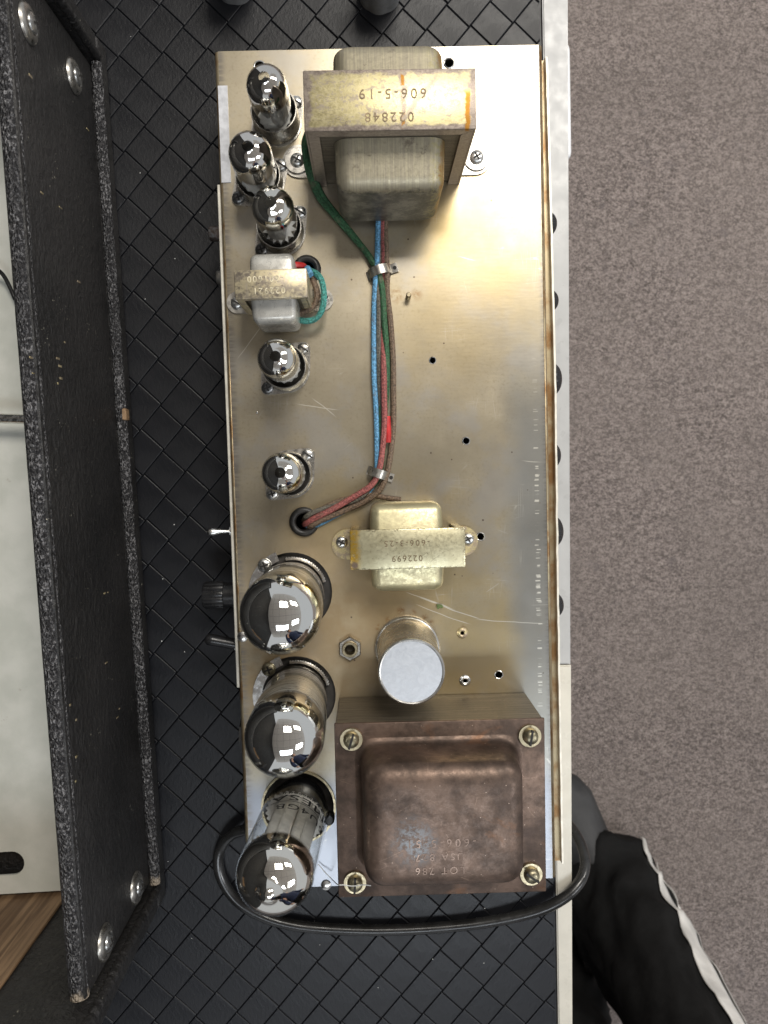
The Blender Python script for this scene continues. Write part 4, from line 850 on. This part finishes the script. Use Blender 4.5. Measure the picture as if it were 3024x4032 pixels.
for q in range(9): lathe(bm, [(0, .0001), (.0007, .0006), (.0009, .0012), (0, .0018)], 6, random.uniform(-.0022, .0022), random.uniform(-.0009, .0009))
tag(obj('green_crumb', bm, 'leaf', loc=(p.x, p.y, 0)), 'tiny green crumb lying on the plate below the pale yellow transformer', 'crumb')

# ------------------------------------------------------------------ cabinet on the left
cz = BZ + .0002; ca = math.atan2(PA.x - PB.x, PA.y - PB.y); cl = (PA - PB).length; cm = (PA + PB) / 2
cab = thing('amplifier_cabinet', 'scuffed black vinyl covered cabinet standing left of the chassis', 'cabinet', (cm.x, cm.y, cz), -ca)
PH = .1415; HL = cl / 2
def noisy(bm, amp, fr):
    for v in bm.verts: v.co += Vector((mnoise.noise(v.co * fr), mnoise.noise(v.co * fr + Vector((7, 0, 0))), mnoise.noise(v.co * fr + Vector((0, 9, 0))))) * amp
bm = bmesh.new(); box(bm, -.0095, 0, -HL + .003, HL - .003, .0215, PH - .0006, .0012, 2); obj('back_panel', bm, 'tolex', cab)
bm = bmesh.new(); n = 120
rr = []
for i in range(n + 1):
    y = -HL + .003 + (2 * HL - .006) * i / n; w = mnoise.noise((y * 40, 0, 0)) * .0003; rr.append([Vector((-.0049 + (.0052 + w) * math.cos(a), y, PH - .0042 + (.0052 + w) * math.sin(a) * .95)) for a in [-.35 + (PI + .7) * q / 10 for q in range(11)]])
loft(bm, rr); tr = obj('panel_edge', bm, 'worn', cab); tr['label'] = 'scuffed grey top edge'
bm = bmesh.new(); box(bm, -.30, .0050, -HL - .018, HL + .018, 0, .0190, .003, 3); noisy(bm, .0003, 30); obj('bottom_board', bm, 'tolex', cab)
bm = bmesh.new(); rr = []
for i in range(n + 1):
    y = -HL + .001 + (2 * HL - .002) * i / n; w = mnoise.noise((y * 55, 4, 0)) * .0007 + (abs(mnoise.noise((y * 170, 8, 0))) * .0005); rr.append([Vector((.0030 + (.0036 + w) * math.cos(a), y, .0188 + (.0036 + w) * math.sin(a))) for a in [2 * PI * q / 12 for q in range(12)]])
loft(bm, rr); tr = obj('board_edge', bm, 'worn', cab); tr['label'] = 'frayed grey lower edge'
for s in (-1, 1):
    y0, y1 = sorted((s * (HL + .0015), s * (HL + .018)))
    bm = bmesh.new(); box(bm, -.30, .0050, y0, y1, .0192, .165, .004, 3)
    bmesh.ops.subdivide_edges(bm, edges=[e for e in bm.edges if e.calc_length() > .03], cuts=14, use_grid_fill=True); noisy(bm, .0005, 40); obj('end_wall', bm, 'tolex', cab)
    # frayed braid on the wall's front corner
    bm = bmesh.new(); rr = []
    for i in range(81):
        z = .018 + .147 * i / 80; w = mnoise.noise((z * 300, s, 0)) * .0009 + mnoise.noise((z * 900, s, 3)) * .0006; rr.append([Vector((.0040 + (.0030 + w) * math.cos(a), s * (HL + .0035) + (.0030 + w) * math.sin(a), z)) for a in [2 * PI * q / 10 for q in range(10)]])
    loft(bm, rr); obj('wall_edge', bm, 'tolex', cab)
bm = bmesh.new(); box(bm, -.30, -.0560, -HL - .0015, -HL + .0008, .0200, .155, .0006, 1); obj('pine_lining', bm, 'pine', cab)
CR = Matrix.Rotation(ca, 3, 'Z')
for px, py in ((107, 92), (287, 300), (533, 3496), (409, 3711)):
    # intersect the pixel ray with the panel's front face
    d = (at(px, py, -.03) - CAM).normalized(); o0 = CR @ (CAM - Vector((cm.x, cm.y, cz))); dl = CR @ d; q = o0 + dl * (-o0.x / dl.x)
    bm = bmesh.new(); lathe(bm, [(.0105, .0002), (.0102, .0012), (.0085, .0026), (.0062, .0030), (.0056, .0022)], 36); xf(bm, Matrix.Rotation(PI / 2, 4, 'Y')); wsh = obj('cup_washer', bm, 'saddle', cab, (0, q.y, q.z))
    bm = bmesh.new(); lathe(bm, [(.0057, .0018), (.0052, .0036), (.0035, .0046), (0, .0050)], 24)
    for a in (0, PI / 2): box(bm, -.0030, .0030, -.0006, .0006, .0040, .00505 + .0001 * (a > 0), 0, 1, 1, Matrix.Rotation(a + .4, 4, 'Z'))
    xf(bm, Matrix.Rotation(PI / 2, 4, 'Y')); obj('screw', bm, ['screw', 'recess'], wsh)
# pale steel panel inside, with rounded slot, rod and lead
pz = -.0365; sp_e = at(120, 3514, pz); pth = thing('steel_panel', 'pale grey steel panel with a rounded slot inside the cabinet', 'metal panel', (sp_e.x, sp_e.y, pz), -ca)
sl = []
for px, py in ((-400, 3345), (92, 3350)): sl.append(Matrix.Rotation(ca, 3, 'Z') @ (at(px, py, pz) - Vector((sp_e.x, sp_e.y, pz))))
rs = abs(Matrix.Rotation(ca, 3, 'Z') @ (at(60, 3393, pz) - at(60, 3347, pz))).y if False else (at(60, 3393, pz) - at(60, 3347, pz)).length
slot = [(sl[1].x - rs + rs * math.cos(t), (sl[1].y - rs) + rs * math.sin(t) + 0) for t in [PI / 2 - PI * q / 12 for q in range(13)]] + [(sl[1].x - .09 + rs * math.cos(t), sl[1].y - rs + rs * math.sin(t)) for t in [-PI / 2 - PI * q / 12 for q in range(13)]]
xr = (cm.x - .012 - sp_e.x)
holed_plate('panel_sheet', [(-.14, 0), (xr, 0), (xr, 2 * HL - .012), (-.14, 2 * HL - .012)], [slot], -.0016, 0, 'steel_panel', pth)
bm = bmesh.new(); box(bm, -.14, xr, .006, 2 * HL - .02, -.0120, -.0105); obj('backing_sheet', bm, 'steel_panel', pth)
bm = bmesh.new(); a, b = at(-260, 1638, -.020), at(150, 1652, -.020); sweep(bm, [a, lerp(a, b, .5), b], .0032, 16, 2); tag(obj('metal_rod', bm, 'bright'), 'short round metal rod lying over the steel panel', 'rod')
bm = bmesh.new(); sweep(bm, [at(-90, 1020, -.03), at(-30, 1050, -.026), at(10, 1080, -.028), at(36, 1125, -.030), at(60, 1180, -.031)], .0014, 10); tag(obj('lead_wire', bm, 'cable'), 'black lead curving over the steel panel by the cabinet edge', 'wire')

bm = bmesh.new(); rs_ = random.Random(3); spots = [(672, 3390), (1102, 3750), (640, 3560), (1270, 3700), (560, 2960), (700, 2060), (640, 2270), (430, 260), (560, 700), (690, 1010), (780, 820), (560, 1180), (500, 160), (1500, 3870), (1900, 3800), (760, 3700), (1700, 3760), (620, 2510), (720, 2580), (1890, 3560)]
for px, py in spots:
    p = at(px + rs_.uniform(-20, 20), py + rs_.uniform(-20, 20), BZ); q = rs_.uniform(.0002, .00045); lathe(bm, [(0, p.z), (q, p.z + q * .5), (0, p.z + q)], 5, p.x, p.y)
tag(obj('lint', bm, 'thread'), 'pale lint specks scattered over the black woven mat', None, kind='stuff')
bm = bmesh.new(); rf = random.Random(5)
for px, py in ((122, 1408), (228, 1412), (236, 1442), (130, 1470), (240, 1490), (228, 1510), (255, 1348), (412, 2336), (425, 2332), (418, 2610), (276, 2776), (300, 2834), (298, 3076), (462, 2825), (470, 2790), (120, 300), (345, 510), (165, 760), (238, 818), (310, 1110), (300, 2980)):
    d = (at(px, py, -.03) - CAM).normalized(); o0 = Matrix.Rotation(ca, 3, 'Z') @ (CAM - Vector((cm.x, cm.y, cz))); dl = Matrix.Rotation(ca, 3, 'Z') @ d; q = o0 + dl * (-o0.x / dl.x)
    w, t = rf.uniform(.0003, .0007), rf.uniform(.0006, .0022); box(bm, -.0002, .00025, q.y - w, q.y + w, q.z - t, q.z + t, .0001, 1, 0, None)
o = obj('paint_fleck', bm, 'brass_worn', cab); o['kind'] = 'stuff'
q = Matrix.Rotation(ca, 3, 'Z') @ (at(478, 1632, BZ + .019) - Vector((cm.x, cm.y, cz))); bm = bmesh.new(); box(bm, .0040, .0072, q.y - .0042, q.y + .0038, .0150, .0222, .0006, 1); obj('exposed_wood', bm, 'pine', cab)
# ------------------------------------------------------------------ moulded grey knobs at the far end of the mat
def star_knob(px, py, r, z, label):
    p = at(px, py, BZ); t = thing('star_knob', label, 'knob', (p.x, p.y, BZ)); bm = bmesh.new(); h = z - BZ; rings = []
    for zz, kk in ((0, .96), (h * .1, .98), (h - .006, 1.0), (h - .002, .96), (h, .86)):
        rings.append([Vector((r * kk * (1 + .045 * abs(math.cos(3.5 * a + px))) * math.cos(a), r * kk * (1 + .045 * abs(math.cos(3.5 * a + px))) * math.sin(a), zz)) for a in [2 * PI * q / 84 for q in range(84)]])
    loft(bm, rings); obj('knob_head', bm, 'knob_grey', t)
    bm = bmesh.new(); lathe(bm, [(r * .4, h - .001), (r * .38, h + .0012), (0, h + .0014)], 24); obj('cap', bm, 'bakelite', t)
star_knob(928, -66, .0148, -.016, 'grey scalloped knob at the photo edge, left of its twin'); star_knob(1495, -27, .0146, -.016, 'grey scalloped knob nearest the big transformer')

# ------------------------------------------------------------------ person standing at the bench
def leg_rings(pts, n=20):
    rings = []
    for i, (c, rx, ry) in enumerate(pts):
        rings.append([Vector((c[0] + rx * math.cos(2 * PI * k / n), c[1] + ry * math.sin(2 * PI * k / n), c[2])) for k in range(n)])
    return rings
fl = FLOOR
person = thing('person', 'person standing at the bench in black track trousers with white side stripes', 'person', (.40, -.80, fl))
O = Vector((.40, -.80, fl))
def W(x, y, z): return Vector((x, y, z)) - O
def jitter(rings, amp, fr):
    for r_ in rings:
        for v in r_:
            d = mnoise.noise(Vector((v.x * fr, v.y * fr, v.z * fr * 2.2))); d2 = mnoise.noise(Vector((v.x * 20 + 5, v.y * 20, v.z * 44))) * .28; v.x += (d + d2) * amp; v.y += (d + d2) * amp * .8
    return rings
def crease(v, c):
    d = v - c; d.z = 0; d = d.normalized(); z = v.z
    n1 = mnoise.noise(Vector((d.x * 1.3 + 3, d.y * 1.3, z * 7))); n2 = 1 - abs(mnoise.noise(Vector((d.x * 2.2, d.y * 2.2 + 9, z * 17 + d.x * 2)))) * 2
    low = max(0, 1 - z / .28)
    return v + d * (.012 * n1 + .009 * max(0, n2) ** 2 * (.5 + low) + .006 * low * math.sin(z * 95 + 3 * d.x + 2 * d.y))
# body: one continuous skinned figure
bm = bmesh.new(); J = {}
def jv(nm, x, y, z): J[nm] = bm.verts.new(W(x, y, z)); return J[nm]
ank = [(.362, -.722, fl + .07), (.268, -.885, fl + .07)]
jv('pel', .43, -.90, fl + .93); jv('belly', .42, -.90, fl + 1.10); jv('chest', .40, -.86, fl + 1.32); jv('neck', .38, -.82, fl + 1.48); jv('head', .37, -.79, fl + 1.60); jv('crown', .37, -.78, fl + 1.69)
for i, s in enumerate((1, -1)):
    ax, ay, az = ank[i]; hx, hy = .43 + .085 * s, -.90 + .02 * s
    jv('hip%d' % i, hx, hy, fl + .90); jv('knee%d' % i, ax + .055, ay - .09, fl + .48); jv('ank%d' % i, ax + .004, ay - .008, az); jv('toe%d' % i, ax - .05, ay + .13, fl + .035)
    jv('sh%d' % i, .40 + .19 * s, -.85 - .02 * s, fl + 1.42); jv('el%d' % i, .42 + .26 * s, -.88, fl + 1.14); jv('wr%d' % i, .42 + .25 * s, -.82, fl + .90); jv('ha%d' % i, .42 + .245 * s, -.80, fl + .80)
E_ = [('pel', 'belly'), ('belly', 'chest'), ('chest', 'neck'), ('neck', 'head'), ('head', 'crown')] + [e for i in (0, 1) for e in (('pel', 'hip%d' % i), ('hip%d' % i, 'knee%d' % i), ('knee%d' % i, 'ank%d' % i), ('ank%d' % i, 'toe%d' % i), ('chest', 'sh%d' % i), ('sh%d' % i, 'el%d' % i), ('el%d' % i, 'wr%d' % i), ('wr%d' % i, 'ha%d' % i))]
for a, b in E_: bm.edges.new((J[a], J[b]))
RD = dict(pel=.13, belly=.12, chest=.135, neck=.05, head=.085, crown=.06); rl = dict(hip=.085, knee=.052, ank=.032, toe=.016, sh=.062, el=.042, wr=.028, ha=.03)
me = bpy.data.meshes.new('body'); order = list(J); bm.verts.index_update(); bm.to_mesh(me); bm.free()
bo = link('body', me, 'skin', person); md = bo.modifiers.new('skin', 'SKIN'); sv = me.skin_vertices[0].data
for i, nm in enumerate(order):
    rr_ = RD.get(nm) or rl[nm[:-1]]; sv[i].radius = (rr_, rr_ * (.8 if nm in ('pel', 'belly', 'chest') else 1)); sv[i].use_root = nm == 'pel'
bo.modifiers.new('sub', 'SUBSURF').render_levels = 2
# trousers: two loose legs joined at the hips
bm = bmesh.new(); legs = []
for i, s in enumerate((1, -1)):
    ax, ay, az = ank[i]; P_ = []
    for z, dx, dy, rx, ry in ((.030, .006, .010, .076, .098), (.07, .008, .004, .080, .100), (.12, .012, -.014, .076, .088), (.20, .022, -.036, .072, .080), (.30, .034, -.060, .069, .077), (.40, .046, -.085, .070, .078), (.50, .056, -.098, .073, .082), (.62, None, .35, .078, .088), (.74, None, .62, .088, .098), (.86, None, .92, .096, .105)):
        if dx is not None: x, y = ax + dx * (1 if i == 0 else -.5), ay + dy
        else: t = dy; x = (ax + .056) * (1 - t) + (.43 + .085 * s) * t; y = (ay - .098) * (1 - t) + (-.90 + .02 * s) * t
        P_.append((W(x, y, fl + z), rx, ry))
    fine = []
    for a, b in zip(P_, P_[1:]):
        for q in range(9): t = q / 9; fine.append((a[0].lerp(b[0], t), a[1] + (b[1] - a[1]) * t, a[2] + (b[2] - a[2]) * t))
    fine.append(P_[-1]); legs.append(fine); rg = [[crease(v, Vector(c_[0])) for v in r_] for r_, c_ in zip(leg_rings(fine, 56), fine)]; loft(bm, rg, cap=False)
    if i == 0: LR = rg
hipc = [(W(.43, -.90, fl + z), rx, ry) for z, rx, ry in ((.84, .175, .135), (.92, .18, .145), (1.0, .165, .135), (1.04, .16, .13))]
loft(bm, leg_rings(hipc, 28)); trs = obj('trousers', bm, 'black_cloth', person, angle=80)
# two white stripes with a black gap, down the outer side of the near leg
for a0, a1, zt in ((.60, .98, 8), (.12, .44, 8)):
    bm = bmesh.new(); prev = None
    for i, (c, rx, ry) in enumerate(legs[0]):
        if i < 4: continue
        row = []
        for q in range(7):
            a = a0 + (a1 - a0) * q / 6
            v = crease(Vector((c[0] + rx * math.cos(a), c[1] + ry * math.sin(a), c[2])), Vector(c))
            v += Vector((math.cos(a), math.sin(a), 0)) * .0022; row.append(bm.verts.new(v))
        if prev:
            for q in range(6): bm.faces.new((prev[q], prev[q + 1], row[q + 1], row[q]))
        prev = row
    st = obj('side_stripe', bm, 'white_stripe', person); sd = st.modifiers.new('t', 'SOLIDIFY'); sd.thickness = .0012
for i, mt in ((0, 'shoe_grey'), (1, 'shoe_navy')):
    ax, ay, az = ank[i]; bm = bmesh.new(); loft(bm, leg_rings([(W(ax + .004, ay - .004, fl + z), q, q * 1.1) for z, q in ((.04, .042), (.09, .048), (.13, .050))], 20)); obj('sock', bm, 'shoe_grey', person); bm = bmesh.new(); rings = []; dv = Vector((-.36, .93, 0)).normalized(); sd_ = Vector((dv.y, -dv.x, 0))
    for t, hw, hh in ((-.075, .012, .05), (-.065, .030, .075), (-.03, .040, .115), (.02, .044, .130), (.07, .046, .108), (.12, .048, .062), (.165, .048, .052), (.195, .036, .042), (.208, .014, .03)):
        c = W(ax, ay, fl) + dv * t; rings.append([c + sd_ * (hw * math.cos(2 * PI * k / 20)) + Vector((0, 0, max(.002, hh * .42 + hh * .58 * math.sin(2 * PI * k / 20) if math.sin(2 * PI * k / 20) > 0 else hh * .42 * (1 + max(-1, 1.6 * math.sin(2 * PI * k / 20)))))) for k in range(20)])
    loft(bm, rings); so = obj('shoe', bm, mt, person, angle=60); so['label'] = 'dark grey shoe' if i == 0 else 'navy blue shoe'
# navy jumper
bm = bmesh.new(); loft(bm, leg_rings([(W(x, y, fl + z), rx, ry) for x, y, z, rx, ry in ((.43, -.90, .97, .180, .150), (.425, -.90, 1.08, .175, .145), (.41, -.88, 1.2, .185, .145), (.40, -.86, 1.34, .20, .145), (.39, -.845, 1.44, .15, .11), (.385, -.83, 1.49, .07, .07))], 28))
for i, s in enumerate((1, -1)): sweep(bm, [W(.40 + .14 * s, -.855, fl + 1.41), W(.40 + .20 * s, -.86, fl + 1.40), W(.42 + .262 * s, -.88, fl + 1.14), W(.42 + .252 * s, -.825, fl + .92)], lambda t: .078 - .032 * t, 16, 6)
obj('jumper', bm, 'navy', person, angle=80)
bm = bmesh.new(); c = W(.37, -.80, fl + 1.63); bmesh.ops.create_icosphere(bm, subdivisions=3, radius=1)
for v in bm.verts: v.co = Vector((v.co.x * .098, v.co.y * .105 - .012, max(v.co.z, -.25 + (v.co.y > 0) * .45) * .105)) + c
obj('hair', bm, 'hair', person)
